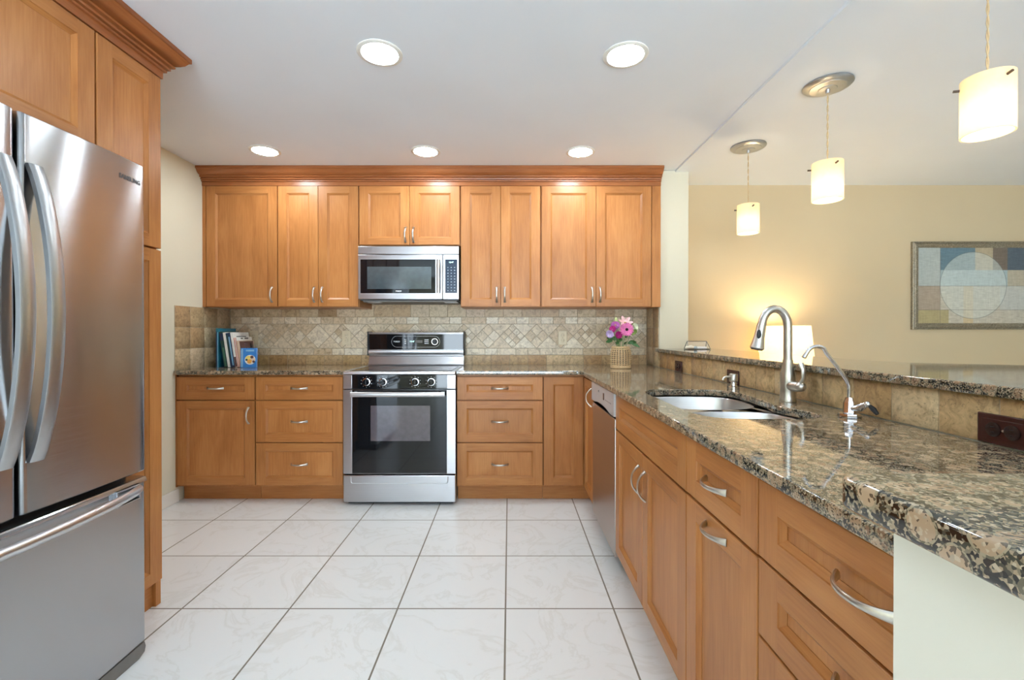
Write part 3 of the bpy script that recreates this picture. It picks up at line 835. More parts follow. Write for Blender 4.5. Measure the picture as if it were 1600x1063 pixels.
# ------------------------------------------------------------------ microwave
k = 3.395 / 714
MF = Frame((0, 3.395, 0), (1, 0, 0), (0, -1, 0))
mx0, mx1 = X(559.6), X(717)
t = thing('microwave', 'stainless over-the-range microwave hung between the wall cabinets', 'microwave', (-0.75, 3.57, 1.41))
m = MB(); m.box(mx0 + 0.004, mx1 - 0.004, 3.44, 3.745, 1.412, 1.820); m.build('body', dark_grey, t)
m = MB(); m.fbox(MF, mx0, mx1, 1.752, 1.812, -0.045, 0.0, 0.003); m.build('vent_strip', steel_range, t)
dx1 = X(691.6)
m = MB(); m.fbox(MF, mx0, dx1, 1.418, 1.7495, -0.045, 0.0, 0.004); dr = m.build('door', steel_range, t)
m = MB(); m.fbox(MF, X(563), X(680.5), 1.462, 1.714, -0.004, 0.0012, 0.001); m.build('door_glass', black_glass, dr)
m = MB(); m.fbox(MF, X(574), X(674), 1.494, 1.660, 0.0, 0.0020, 0.0006); m.build('door_window', mw_glass, dr)
m = MB(); a, b = X(562.4), X(681)
for q in ((a, b, 1.456, 1.461), (a, b, 1.715, 1.719)): m.fbox(MF, *q, 0, 0.0018)
m.fbox(MF, a, a + 0.004, 1.461, 1.715, 0, 0.0018); m.build('door_bezel', steel_light, dr)
lettering('BOSCH', 0.013, MF, X(623), 1.4775, 0.0014, white_ink, dr, bold=0.0006)
m = MB(); u = X(686)
m.tube([MF.p(u, 1.462, 0.030), MF.p(u, 1.58, 0.034), MF.p(u, 1.708, 0.030)], 0.0125, 14, [(0.8, 1)] * 3, (0, -1, 0))
for z in (1.474, 1.696): m.fbox(MF, u - 0.010, u + 0.010, z - 0.010, z + 0.010, 0, 0.03, 0.002)
m.build('door_handle', steel_light, dr)
m = MB(); m.fbox(MF, dx1 + 0.002, mx1, 1.418, 1.7495, -0.045, 0.0, 0.003); cp = m.build('control_panel', steel_light, t)
m = MB(); m.fbox(MF, X(695.6), X(714.4), 1.464, 1.714, -0.001, 0.0012, 0.001); m.build('keypad', navy, cp)
m = MB()
for i in range(3):
    for j in range(9):
        u = X(700 + 5.2 * i); v = 1.482 + 0.0215 * j; m.fbox(MF, u - 0.0045, u + 0.0045, v - 0.003, v + 0.003, 0.001, 0.0018)
m.build('keys', plain('key_marks', (0.28, 0.36, 0.44), 0.5), cp)
lettering('12:47', 0.016, MF, X(705), 1.692, 0.0014, lcd_m, cp, 'clock_digits')
m = MB(); m.box(mx0 + 0.03, mx1 - 0.02, 3.42, 3.73, 1.398, 1.4115, 0.003); m.build('underside_vent', grey_plastic, t)
for px in (582, 704):
    m = MB(); m.box(X(px) - 0.05, X(px) + 0.05, 3.43, 3.48, 1.3945, 1.3985, 0.002); m.build('task_light', steel_light, t)

# ------------------------------------------------------------------ refrigerator
XF = -1.31
RFF = Frame((XF, 0, 0), (0, 1, 0), (1, 0, 0))
t = thing('refrigerator', 'stainless French-door refrigerator with bowed handles and a bottom freezer drawer', 'refrigerator', (-1.8, 1.23, 0))
m = MB(); m.box(-2.27, XF - 0.085, 0.808, 1.650, 0.045, 1.755, 0.004); m.build('body', dark_grey, t)
def fridge_panel(name, y0, y1, z0, z1, mat, bow=0.006, er=0.014, th=0.072):
    prof = []
    n = 24
    for i in range(n + 1):
        s = i / n; y = y0 + er + (y1 - y0 - 2 * er) * s
        prof.append((XF + bow * (4 * s * (1 - s)) - bow, y))
    def corner(cy, a0, a1): return [(XF - bow - er + er * math.cos(math.radians(a0 + (a1 - a0) * i / 6)), cy + er * math.sin(math.radians(a0 + (a1 - a0) * i / 6))) for i in range(6)]
    loop = [(XF - th, y0)] + corner(y0 + er, -90, 0) + prof + list(reversed(corner(y1 - er, 90, 0))) + [(XF - th, y1)]
    m = MB()
    ez = 0.004
    def shrink(d): return [(x - d if x > XF - th else x, y) for x, y in loop]
    m.rings([[(x, y, z0) for x, y in shrink(ez)], [(x, y, z0 + ez) for x, y in loop], [(x, y, z1 - ez) for x, y in loop], [(x, y, z1) for x, y in shrink(ez)]])
    return m.build(name, mat, t)
SEAM = 1.226
dR = fridge_panel('door', SEAM + 0.006, 1.655, 0.674, 1.768, steel_fridge)
dL = fridge_panel('door', 0.803, SEAM - 0.006, 0.674, 1.768, steel_fridge)
fz = fridge_panel('freezer_drawer', 0.803, 1.655, 0.058, 0.652, steel_fridge, 0.008)
m = MB(); m.box(XF - 0.085, XF - 0.073, 0.82, 1.645, 0.06, 1.76); m.build('door_gasket', black_plastic, t)
def bow_handle(y, door):
    """A tall flat bar that bows out of the door, feet on the door."""
    z0, z1 = 0.815, 1.632
    n = 28; rings = []
    for i in range(n + 1):
        s = i / n; z = z0 + (z1 - z0) * s
        out = 0.012 + 0.062 * (4 * s * (1 - s)) ** 0.85
        hw = 0.020
        xo = XF - 0.004 + out
        th = 0.016
        rings.append([(xo - th, y - hw, z), (xo - 0.004, y - hw, z), (xo, y - hw + 0.005, z), (xo + 0.001, y, z), (xo, y + hw - 0.005, z), (xo - 0.004, y + hw, z), (xo - th, y + hw, z)])
    m = MB(); m.rings(rings)
    o = m.build('handle', steel_handle, door)
    return o
bow_handle(SEAM + 0.036, dR); bow_handle(SEAM - 0.044, dL)
# freezer handle: a long bowed rail with a bracket at its far end
m = MB()
ya, yb = 0.86, 1.602
pts, n = [], 28
for i in range(n + 1):
    s = i / n; pts.append((XF + 0.010 + 0.052 * (4 * s * (1 - s)) ** 0.7, ya + (yb - ya) * s, 0.622))
m.tube(pts, 0.015, 16, [(1.0, 0.8)] * (n + 1), (0, 0, 1)); m.build('handle', steel_light, fz)
m = MB()
for y in (1.512, 0.85):
    F2 = RFF
    for q in ((y, y + 0.098, 0.634, 0.640), (y, y + 0.098, 0.586, 0.590), (y, y + 0.006, 0.590, 0.634), (y + 0.092, y + 0.098, 0.590, 0.634)):
        m.fbox(F2, *q, -0.012, 0.010, 0.001)
m.build('handle_bracket', steel_range, fz)
m = MB(); m.prism([(XF - 0.012, 0.812, 0.652), (XF - 0.012, 0.812, 0.640), (XF + 0.0005, 0.812, 0.636), (XF + 0.0005, 0.812, 0.640), (XF - 0.004, 0.812, 0.652)], (0, 0.836, 0)); m.build('drawer_lip', steel_light, fz)
lettering('SAMSUNG', 0.022, RFF, 1.584, 1.700, 0.0006, dark_ink, dR, warp=lambda y: -0.006 * (2 * (y - 1.246) / 0.395 - 1) ** 2, bold=0.0005, depth=0.0003, sx=0.92)
m = MB()
foot = [(1.655, 0.048), (1.66, 0.030), (1.655, 0.012), (1.63, 0.001), (1.42, 0.001), (1.40, 0.02), (1.40, 0.045)]
m.prism([(XF - 0.045, y, z) for y, z in foot], (0.030, 0, 0)); m.build('foot_cover', grey_plastic, t)
for a, b in ((1.56, 1.63), (0.83, 0.90)):
    m = MB(); m.box(-2.2, XF - 0.047, a, b, 0.0005, 0.046, 0.004); m.build('foot', grey_plastic, t)

# ------------------------------------------------------------------ dishwasher
DF = Frame((0.507, 0, 0), (0, 1, 0), (-1, 0, 0))
t = thing('dishwasher', 'stainless dishwasher set into the peninsula, next to the corner cabinet', 'dishwasher', (0.8, 2.49, 0))
m = MB(); m.box(0.535, 1.10, 2.198, 2.779, 0.075, CT - 0.002); m.build('body', dark_grey, t)
m = MB(); m.fbox(DF, 2.197, 2.780, 0.085, 0.752, -0.027, 0.0, 0.004); m.build('door_panel', dw_steel, t)
pts = [(2.196, 0.876), (2.781, 0.876), (2.781, 0.765), (2.70, 0.765)] + [(2.70 - 0.42 * i / 10, 0.765 - 0.0 - 0.018 * 0 + 0.016 * math.sin(PI * i / 10)) for i in range(1, 10)] + [(2.28, 0.765), (2.196, 0.765)]
m = MB(); m.prism([DF.p(u, v, -0.027) for u, v in pts], DF.N * 0.033); cp = m.build('control_panel', dw_panel, t)
m = MB(); m.fbox(DF, 2.417, 2.440, 0.812, 0.848, 0.006, 0.0075, 0.001); m.build('display', black_glass, cp)
m = MB(); m.lathe(DF.p(2.56, 0.842, 0.006), [(0.006, 0), (0.005, 0.003)], 14, DF.N); m.build('button', dark_grey, cp)
m = MB()
for i in range(5): m.fbox(DF, 2.26 + 0.028 * i, 2.272 + 0.028 * i, 0.815, 0.820, 0.006, 0.0068)
m.build('button_marks', grey_plastic, cp)
m = MB(); m.fbox(DF, 2.20, 2.778, 0.0005, 0.074, -0.075, -0.30); m.build('toe_kick', black_plastic, t)

# ------------------------------------------------------------------ sink
def bowl(loop, ztop, zbot, mb, flange):
    n = len(loop); cx = sum(p[0] for p in loop) / n; cy = sum(p[1] for p in loop) / n
    def sc(f, z): return [(cx + (x - cx) * f, cy + (y - cy) * f, z) for x, y in loop]
    mb.rings([sc(flange, ztop), sc(1.0, ztop), sc(0.985, ztop - 0.006), sc(0.955, zbot + 0.035), sc(0.92, zbot + 0.010), sc(0.84, zbot), sc(0.10, zbot - 0.004)], False, True)
t = thing('kitchen_sink', 'double-bowl stainless steel sink set under the granite worktop', 'sink', (0.79, 1.73, 0.69))
farb = smooth_loop([(0.600, 1.725), (0.600, 2.06), (0.76, 2.085), (0.955, 2.065), (0.985, 1.95), (0.96, 1.725)], 3)
nearb = smooth_loop([(0.600, 1.40), (0.600, 1.685), (0.935, 1.685), (0.965, 1.56), (0.975, 1.45), (0.945, 1.40), (0.78, 1.385)], 3)
m = MB(); bowl(farb, 0.8775, 0.69, m, 1.03); m.build('bowl', steel_sink, t)
m = MB(); bowl(nearb, 0.8775, 0.71, m, 1.03); m.build('bowl', steel_sink, t)
m = MB()
m.box(0.60, 0.95, 1.688, 1.722, 0.862, 0.8755, 0.005); m.build('divider', steel_sink, t)
o = curve_slab('rim', [[(0.572, 1.36), (1.03, 1.36), (1.03, 2.11), (0.572, 2.11)], farb, nearb], 0.8762, 0.8782, 0.0004, steel_sink)
o.parent = t; o.location = -Vector(t.location)
for cx, cy, z in ((0.79, 1.90, 0.687), (0.79, 1.54, 0.707)):
    m = MB(); m.lathe((cx, cy, z), [(0.045, 0.0), (0.045, 0.003), (0.038, 0.004), (0.030, 0.0025)], 28); m.build('drain', chrome, t)

# ------------------------------------------------------------------ faucet, filter tap, soap dispenser
fx, fy = 1.048, 1.72
t = thing('faucet', 'tall brushed nickel pull-down faucet arching over the sink', 'faucet', (fx, fy, ZT))
m = MB(); m.lathe((fx, fy, ZT + 0.0005), [(0.028, 0), (0.0285, 0.006), (0.0265, 0.012), (0.0255, 0.045), (0.0265, 0.075), (0.024, 0.105), (0.0185, 0.135), (0.0165, 0.158)], 32); m.build('body', nickel, t)
pts = [(fx, fy, ZT + 0.156), (fx, fy, ZT + 0.275)]
R = 0.049
for i in range(1, 15):
    a = PI * 0.945 * i / 14
    pts.append((fx - R + R * math.cos(a), fy, ZT + 0.282 + R * math.sin(a) * 1.38))
m = MB(); m.tube(pts, 0.0148, 18); m.build('spout', nickel, t)
e = Vector(pts[-1]); d = (Vector(pts[-1]) - Vector(pts[-2])).normalized()
m = MB(); m.lathe(e, [(0.0155, 0), (0.0165, 0.02), (0.018, 0.05), (0.0235, 0.088), (0.0245, 0.094), (0.021, 0.098)], 28, d); sp = m.build('spray_head', nickel, t)
c = e + d * 0.042 + Vector((-0.010, -0.0135, 0))
m = MB(); m.sphere(c, 0.011, 0.75, 0.55, 1.75); m.build('spray_button', black_plastic, sp)
m = MB(); m.lathe(e + d * 0.0975, [(0.020, 0), (0.019, 0.003)], 24, d); m.build('nozzle', black_plastic, sp)
m = MB()
hz = ZT + 0.062
m.tube([(fx, fy - 0.018, hz), (fx + 0.004, fy - 0.045, hz), (fx + 0.006, fy - 0.066, hz + 0.002)], [0.018, 0.0195, 0.017], 18); m.sphere((fx + 0.006, fy - 0.066, hz + 0.002), 0.0185)
m.build('handle_hub', nickel, t)
m = MB(); m.tube([(fx + 0.006, fy - 0.068, hz + 0.010), (fx + 0.010, fy - 0.078, hz + 0.035), (fx + 0.008, fy - 0.078, hz + 0.065), (fx + 0.004, fy - 0.070, hz + 0.088)], [0.010, 0.007, 0.007, 0.009], 14, [(0.7, 1.2)] * 4, (0, 1, 0)); m.build('lever', nickel, t)

wx, wy = 1.046, 1.405
t = thing('filter_tap', 'slim chrome drinking-water tap with a side lever, nearest tap to the camera', 'tap', (wx, wy, ZT))
m = MB(); m.lathe((wx, wy, ZT + 0.0005), [(0.030, 0), (0.031, 0.004), (0.029, 0.011), (0.018, 0.013), (0.0165, 0.016), (0.016, 0.044), (0.012, 0.052), (0.010, 0.060)], 8); m.build('base_body', chrome, t)
m = MB()
pts = [(wx, wy, ZT + 0.055), (wx, wy, ZT + 0.085), (wx - 0.002, wy, ZT + 0.100), (wx - 0.010, wy, ZT + 0.115), (wx - 0.040, wy, ZT + 0.158), (wx - 0.072, wy, ZT + 0.198)]
for i in range(1, 8):
    a = math.radians(35 + 125 * i / 7); pts.append((wx - 0.100 + 0.034 * math.cos(a), wy, ZT + 0.186 + 0.032 * math.sin(a)))
pts.append((wx - 0.141, wy, ZT + 0.183))
m.tube(pts, [0.0058] * (len(pts) - 1) + [0.0070], 12); m.build('spout', chrome, t)
m = MB(); m.tube([(wx, wy - 0.012, ZT + 0.028), (wx + 0.010, wy - 0.030, ZT + 0.034), (wx + 0.016, wy - 0.048, ZT + 0.046)], [0.008, 0.012, 0.008], 14); m.sphere((wx + 0.017, wy - 0.050, ZT + 0.047), 0.0095); m.build('valve_arm', chrome, t)
m = MB(); m.tube([(wx + 0.018, wy - 0.054, ZT + 0.045), (wx + 0.022, wy - 0.066, ZT + 0.034), (wx + 0.025, wy - 0.076, ZT + 0.022)], [0.005, 0.0075, 0.005], 12); m.build('lever', black_plastic, t)

sx, sy = 1.035, 2.11
t = thing('soap_dispenser', 'small nickel soap pump dispenser set in the worktop behind the sink', 'soap dispenser', (sx, sy, ZT))
m = MB(); m.lathe((sx, sy, ZT + 0.0005), [(0.020, 0), (0.020, 0.010), (0.014, 0.014), (0.012, 0.030), (0.017, 0.034), (0.0185, 0.040)], 24); m.build('collar', chrome, t)
m = MB(); m.lathe((sx, sy, ZT + 0.040), [(0.0185, 0), (0.0185, 0.026), (0.016, 0.030)], 24); m.build('pump_head', nickel, t)
m = MB(); m.tube([(sx - 0.016, sy, ZT + 0.056), (sx - 0.034, sy, ZT + 0.056), (sx - 0.046, sy, ZT + 0.050), (sx - 0.050, sy, ZT + 0.040)], 0.005, 10); m.build('nozzle', nickel, t)

# ------------------------------------------------------------------ ceiling lights
def downlight(x, y, label):
    t = thing('recessed_light', label, 'ceiling light', (x, y, H), 'recessed ceiling lights')
    m = MB(); m.lathe((x, y, H - 0.0005), [(0.098, 0), (0.098, -0.003), (0.092, -0.006), (0.080, -0.006), (0.076, -0.001), (0.076, 0.0)], 40, caps=(False, False)); m.build('trim_ring', white_trim, t)
    m = MB(); m.lathe((x, y, H - 0.0045), [(0.0, 0.0), (0.076, 0.0), (0.076, 0.003), (0.0, 0.003)], 40, caps=(False, False)); m.build('lens', lens_m, t)
for x, y, lab in ((-0.5675, 2.006, 'recessed ceiling light nearest the camera on the left, large and round'), (0.512, 2.02, 'recessed ceiling light nearest the camera on the right, by the ceiling step'),
                  (-1.645, 3.08, 'recessed ceiling light in the far row, above the left wall cabinet'), (-0.566, 3.09, 'recessed ceiling light in the far row, above the microwave'), (0.481, 3.10, 'recessed ceiling light in the far row, right of the microwave')):
    downlight(x, y, lab)

def pendant(x, y, label):
    t = thing('pendant_lamp', label, 'pendant lamp', (x, y, HL), 'pendant lamps over the bar')
    m = MB(); m.lathe((x, y, HL - 0.0005), [(0.104, 0), (0.106, -0.006), (0.100, -0.012), (0.078, -0.017), (0.076, -0.020), (0.040, -0.023), (0.038, -0.026), (0.010, -0.028), (0.008, -0.044)], 48); m.build('canopy', canopy_m, t)
    zt_, zb_ = 2.000, 1.815
    m = MB()
    for ph in (0, PI):
        m.tube([(x + 0.0022 * math.cos(0.45 * i + ph), y + 0.0022 * math.sin(0.45 * i + ph), HL - 0.04 - (HL - 0.04 - zt_ + 0.03) * i / 60) for i in range(61)], 0.0021, 6)
    m.build('cord', cord_m, t)
    r = 0.066
    m = MB(); m.lathe((x, y, 0), [(r, zb_), (r, zt_), (r - 0.005, zt_), (r - 0.005, zb_), (r, zb_)], 48, caps=(False, False)); m.build('lamp_shade', alabaster, t)
    m = MB(); m.lathe((x, y, zt_ - 0.075), [(0.014, 0), (0.016, 0.03), (0.016, 0.05), (0.006, 0.058)], 20); so = m.build('socket', nickel, t)
    m = MB(); m.sphere((x, y, zt_ - 0.095), 0.019); m.build('bulb', bulb_m, t)
    for a in (-95, 25, 145):
        c, s = math.cos(math.radians(a)), math.sin(math.radians(a)); z = zt_ - 0.022
        m = MB(); m.tube([(x + 0.014 * c, y + 0.014 * s, z - 0.01), (x + (r + 0.016) * c, y + (r + 0.016) * s, z)], 0.0042, 10); m.build('pin', dark_pin, t)
    l = bpy.data.lights.new('pendant_glow', 'POINT'); l.energy = PENDANT_POWER; l.color = (1, 0.84, 0.58); l.shadow_soft_size = 0.02
    o = bpy.data.objects.new('pendant_glow', l); C.objects.link(o); o.location = (0, 0, zt_ - 0.125 - HL); o.parent = t
canopy_m = plain('brushed_canopy', (0.56, 0.57, 0.59), 0.30, 1.0, 0.03, 120)
cord_m = plain('gold_cord', (0.55, 0.40, 0.22), 0.5)
dark_pin = plain('dark_pin', (0.10, 0.07, 0.05), 0.35, 0.6)
pendant(1.552, 2.975, 'farthest pendant lamp, small cream glass shade hanging nearest the back wall')
pendant(1.553, 2.235, 'middle pendant lamp of the row, cream glass shade on a cord')
pendant(1.555, 1.49, 'nearest pendant lamp, large cream glass shade at the upper right corner')

# ------------------------------------------------------------------ living-room side: lamp, table, picture
lx, ly = 2.115, 3.50
t = thing('side_table', 'small wooden side table behind the bar, under the lit lamp', 'table', (lx, ly, 0))
m = MB(); m.box(lx - 0.25, lx + 0.25, ly - 0.20, ly + 0.20, 0.55, 0.58, 0.004); m.build('tabletop', wood_x, t)
for a in (-1, 1):
    for b in (-1, 1):
        m = MB(); m.box(lx + a * 0.22 - 0.018, lx + a * 0.22 + 0.018, ly + b * 0.17 - 0.018, ly + b * 0.17 + 0.018, 0.0005, 0.5498); m.build('leg', wood_z, t)
t = thing('table_lamp', 'lit table lamp with a cream drum shade behind the bar', 'lamp', (lx, ly, 0.5805))
m = MB(); m.lathe((lx, ly, 0.581), [(0.085, 0), (0.085, 0.012), (0.03, 0.03), (0.05, 0.10), (0.065, 0.18), (0.05, 0.27), (0.018, 0.33), (0.012, 0.36)], 32); m.build('lamp_base', nickel, t)
m = MB(); m.tube([(lx, ly, 0.94), (lx, ly, 1.245)], 0.004, 8); m.sphere((lx, ly, 1.250), 0.013); m.build('finial', nickel, t)
m = MB(); m.lathe((lx, ly, 0), [(0.192, 0.935), (0.165, 1.222), (0.162, 1.222), (0.189, 0.935), (0.192, 0.935)], 48, caps=(False, False)); m.build('lamp_shade', linen, t)
m = MB()
for a in (0, 120, 240): m.tube([(lx, ly, 1.215), (lx + 0.162 * math.cos(math.radians(a)), ly + 0.162 * math.sin(math.radians(a)), 1.215)], 0.002, 6)
m.build('spider', nickel, t)
m = MB(); m.sphere((lx + 0.012, ly, 1.06), 0.028); m.build('bulb', bulb_m, t)
l = bpy.data.lights.new('lamp_glow', 'POINT'); l.energy = LAMP_POWER; l.color = (1, 0.80, 0.50); l.shadow_soft_size = 0.07
o = bpy.data.objects.new('lamp_glow', l); C.objects.link(o); o.location = (0.0, 0, 1.13 - 0.5805); o.parent = t

# framed abstract picture
def art_mat():
    t = NT('abstract_canvas')
    tc = t.new('ShaderNodeTexCoord')
    nz = t.noise(t.coord((3, 1, 14)), 6, 4, 0.6)
    nz2 = t.noise(t.coord((14, 1, 2)), 6, 4, 0.6)
    sp = t.new('ShaderNodeSeparateXYZ'); t.link(tc.outputs['Object'], sp.inputs[0])
    x, z = sp.outputs[0], sp.outputs[2]
    def m_(a, lo, hi): return t.math('MULTIPLY', t.math('GREATER_THAN', a, lo), t.math('LESS_THAN', a, hi))
    def blk(x0, x1, z0, z1): return t.math('MULTIPLY', m_(x, x0, x1), m_(z, z0, z1))
    col = t.mix(nz.outputs[0], (0.42, 0.36, 0.27), (0.60, 0.56, 0.47))
    for (x0, x1, z0, z1), c in (((-9, .23, .356, 9), (0.40, 0.44, 0.42)), ((-9, .23, .16, .356), (0.36, 0.28, 0.21)), ((-9, .30, -9, .16), (0.40, 0.32, 0.15)),
                                ((.23, .515, .486, 9), (0.075, 0.17, 0.23)), ((.515, .66, .486, 9), (0.42, 0.34, 0.22)), ((.66, .78, .486, 9), (0.14, 0.10, 0.075)), ((.78, 9, .486, 9), (0.035, 0.075, 0.12)),
                                ((.23, .78, .356, .486), (0.34, 0.45, 0.48)), ((.78, 9, .356, .486), (0.44, 0.38, 0.28)), ((.42, .50, -9, .356), (0.58, 0.44, 0.25)), ((.72, 9, .16, .356), (0.50, 0.50, 0.46))):
        col = t.mix(t.math('MULTIPLY', blk(x0, x1, z0, z1), 0.88), col, c)
    dx = t.math('SUBTRACT', x, 0.500); dz = t.math('SUBTRACT', z, 0.361)
    rr = t.math('SQRT', t.math('ADD', t.math('MULTIPLY', dx, dx), t.math('MULTIPLY', dz, dz)))
    col = t.mix(t.math('MULTIPLY', t.math('LESS_THAN', rr, 0.272), 0.45), col, (0.62, 0.66, 0.60))
    col = t.mix(t.math('MULTIPLY', m_(rr, 0.269, 0.275), 0.5), col, (0.12, 0.14, 0.14))
    for lv in (0.356, 0.16): col = t.mix(t.math('MULTIPLY', m_(z, lv - 0.002, lv + 0.002), 0.6), col, (0.12, 0.11, 0.10))
    for lv in (0.23,): col = t.mix(t.math('MULTIPLY', m_(x, lv - 0.002, lv + 0.002), 0.6), col, (0.12, 0.11, 0.10))
    tex = t.ramp(nz2.outputs[0], [(0.3, (0.75, 0.75, 0.75)), (0.7, (1.2, 1.2, 1.2))])
    t.color(t.mix(0.35, t.mix(0.35, col, t.ramp(nz.outputs[0], [(0.3, (0.7, 0.7, 0.7)), (0.7, (1.25, 1.25, 1.25))]), 'MULTIPLY'), tex, 'MULTIPLY'))
    t.set(Roughness=0.45)
    return t.m
def frame_mat():
    t = NT('antique_pewter_frame')
    n = t.noise(t.coord((1, 1, 1)), 90, 4, 0.7, 2.0)
    t.color(t.ramp(n.outputs[0], [(0.3, (0.10, 0.08, 0.055)), (0.5, (0.30, 0.27, 0.21)), (0.7, (0.50, 0.46, 0.37))]))
    t.set(Roughness=0.35, Metallic=0.6); t.bump(n.outputs[0], 0.4, 0.002)
    return t.m
kp = 3.735 / 714
pz0, pz1 = 1.17 - (515 - 520) * kp, 1.17 - (377.5 - 520) * kp
px0 = (1426.5 - 796) * kp; px1 = px0 + 1.28
t = thing('framed_picture', 'abstract picture with a pale circle in a pewter frame on the yellow wall', 'picture', (px0, YB - 0.002, pz0))
cb = (px0 + 0.052, YB - 0.02, pz0 + 0.052)
m = MB(); m.box(px0 + 0.05, px1 - 0.05, YB - 0.016, YB - 0.010, pz0 + 0.05, pz1 - 0.05); m.build('canvas', art_mat(), t)
prof = [(0, 0.0), (0, 0.020), (0.006, 0.026), (0.014, 0.022), (0.020, 0.028), (0.036, 0.026), (0.048, 0.016), (0.054, 0.014), (0.054, 0.0)]
m = MB()
rr = []
for o_, d_ in prof: rr.append([(px0 + o_, YB - 0.001 - d_, pz0 + o_), (px1 - o_, YB - 0.001 - d_, pz0 + o_), (px1 - o_, YB - 0.001 - d_, pz1 - o_), (px0 + o_, YB - 0.001 - d_, pz1 - o_)])
m.rings(rr, False, False); m.build('frame', frame_mat(), t)

# ------------------------------------------------------------------ wire card holder on the bar
bz = 1.0515
t = thing('card_holder', 'small glass and wire prism box with white cards, on the far end of the bar', 'card holder', (1.33, 3.27, bz))
m = MB()
A = [(1.27, 3.24, bz + 0.003), (1.27, 3.32, bz + 0.003), (1.275, 3.28, bz + 0.056)]; B = [(1.425, 3.24, bz + 0.003), (1.425, 3.32, bz + 0.003), (1.415, 3.28, bz + 0.056)]
for T in (A, B):
    for i in range(3): m.tube([T[i], T[(i + 1) % 3]], 0.0021, 6)
for a, b in zip(A, B): m.tube([a, b], 0.0021, 6)
m.build('wire_frame', plain('dark_wire', (0.10, 0.11, 0.11), 0.3, 0.8), t)
gl = NT('clear_glass'); gl.color((0.95, 0.97, 0.97)); gl.set(Roughness=0.02, Alpha=0.12)
m = MB(); m.face([A[0], B[0], B[2], A[2]]); m.face([A[1], B[1], B[2], A[2]]); m.build('glass_pane', gl.m, t)
paper = plain('white_paper', (0.82, 0.81, 0.78), 0.6, 0, 0.02)
m = MB(); m.box(1.28, 1.41, 3.262, 3.300, bz + 0.0008, bz + 0.018, 0.002); m.build('cards', paper, t)
m = MB(); m.tube([(1.245, 3.235, bz + 0.012), (1.28, 3.225, bz + 0.016), (1.32, 3.215, bz + 0.010)], [0.008, 0.013, 0.006], 12)
tag(m.build('ornament', plain('shell_cream', (0.75, 0.68, 0.55), 0.4)), 'small pale cream ornament lying left of the card holder on the bar', 'ornament')
m = MB(); m.sphere((1.30, 3.19, bz + 0.0125), 0.012); tag(m.build('glass_bead', plain('blue_bead', (0.35, 0.42, 0.48), 0.1)), 'small round blue-grey bead in front of the card holder on the bar', 'bead')

# ------------------------------------------------------------------ basket and flowers
bx, by = 0.812, 3.335
cane = plain('natural_cane', (0.66, 0.47, 0.26), 0.5, 0, 0.12, 120)
t = thing('basket_vase', 'open-weave natural cane basket vase standing on the worktop by the back corner', 'basket', (bx, by, ZT))
prof = [(0.070, 0.002), (0.0725, 0.03), (0.0725, 0.085), (0.0715, 0.110), (0.067, 0.130), (0.061, 0.148), (0.0605, 0.157)]
def rad_at(z):
    for (r0, a), (r1, b) in zip(prof, prof[1:]):
        if a <= z <= b: return r0 + (r1 - r0) * (z - a) / (b - a)
    return prof[-1][0]
m = MB()
NS = 22
for i in range(NS):
    a = 2 * PI * i / NS
    m.tube([(bx + rad_at(z) * math.cos(a), by + rad_at(z) * math.sin(a), ZT + z) for z in (0.003, 0.03, 0.06, 0.09, 0.11, 0.125, 0.14, 0.152)], 0.0042, 6, [(0.5, 1.0)] * 8, (math.cos(a), math.sin(a), 0))
for j in range(9):
    z = 0.036 + 0.0142 * j
    r = rad_at(z)
    m.tube([(bx + (r + 0.002) * math.cos(2 * PI * i / 40), by + (r + 0.002) * math.sin(2 * PI * i / 40), ZT + z) for i in range(41)], 0.0036, 6)
m.build('weave', cane, t)
m = MB(); m.lathe((bx, by, ZT), [(0.0715, 0.0008), (0.0745, 0.004), (0.0745, 0.024), (0.0715, 0.026)], 40); m.build('base_band', cane, t)
m = MB(); m.tube([(bx + 0.0605 * math.cos(2 * PI * i / 40), by + 0.0605 * math.sin(2 * PI * i / 40), ZT + 0.156) for i in range(41)], 0.0045, 8); m.build('rim', cane, t)
m = MB(); m.lathe((bx, by, ZT), [(0.060, 0.0265), (0.060, 0.12), (0.052, 0.135), (0.050, 0.135), (0.056, 0.118), (0.056, 0.03)], 32, caps=(True, True)); m.build('inner_pot', plain('dark_pot', (0.08, 0.06, 0.045), 0.6), t)

stem_m = plain('flower_stem', (0.14, 0.26, 0.07), 0.5)
leaf_m = plain('flower_leaf', (0.045, 0.13, 0.035), 0.45, 0, 0.3, 60)
leaf_l = plain('pale_leaf', (0.30, 0.42, 0.10), 0.45, 0, 0.2, 60)
def petal(mb, c, axis, ang, r0, r1, w, lift0, lift1, tip=1.0, n=7):
    """One petal around axis: from radius r0 to r1, rising from lift0 to lift1 along the axis."""
    axis = Vector(axis).normalized(); ref = Vector((0, 0, 1)) if abs(axis.z) < 0.9 else Vector((1, 0, 0))
    e1 = (ref - axis * ref.dot(axis)).normalized(); e2 = axis.cross(e1)
    d = e1 * math.cos(ang) + e2 * math.sin(ang); s = axis.cross(d)
    L, R_ = [], []
    for i in range(n):
        q = i / (n - 1)
        ww = w * (math.sin(PI * (0.12 + 0.80 * q)) ** 0.8) * (1 if q < 0.99 else 0.35)
        p = Vector(c) + d * (r0 + (r1 - r0) * q) + axis * (lift0 + (lift1 - lift0) * q ** 1.5)
        L.append(p + s * ww + axis * 0.001); R_.append(p - s * ww + axis * 0.001)
    Mv = [(a + b) / 2 - axis * 0.0025 for a, b in zip(L, R_)]
    rows = [L, Mv, R_]
    vs = [[mb.bm.verts.new(p) for p in r] for r in rows]
    for a, b in zip(vs, vs[1:]):
        for i in range(n - 1): mb.bm.faces.new((a[i], a[i + 1], b[i + 1], b[i]))
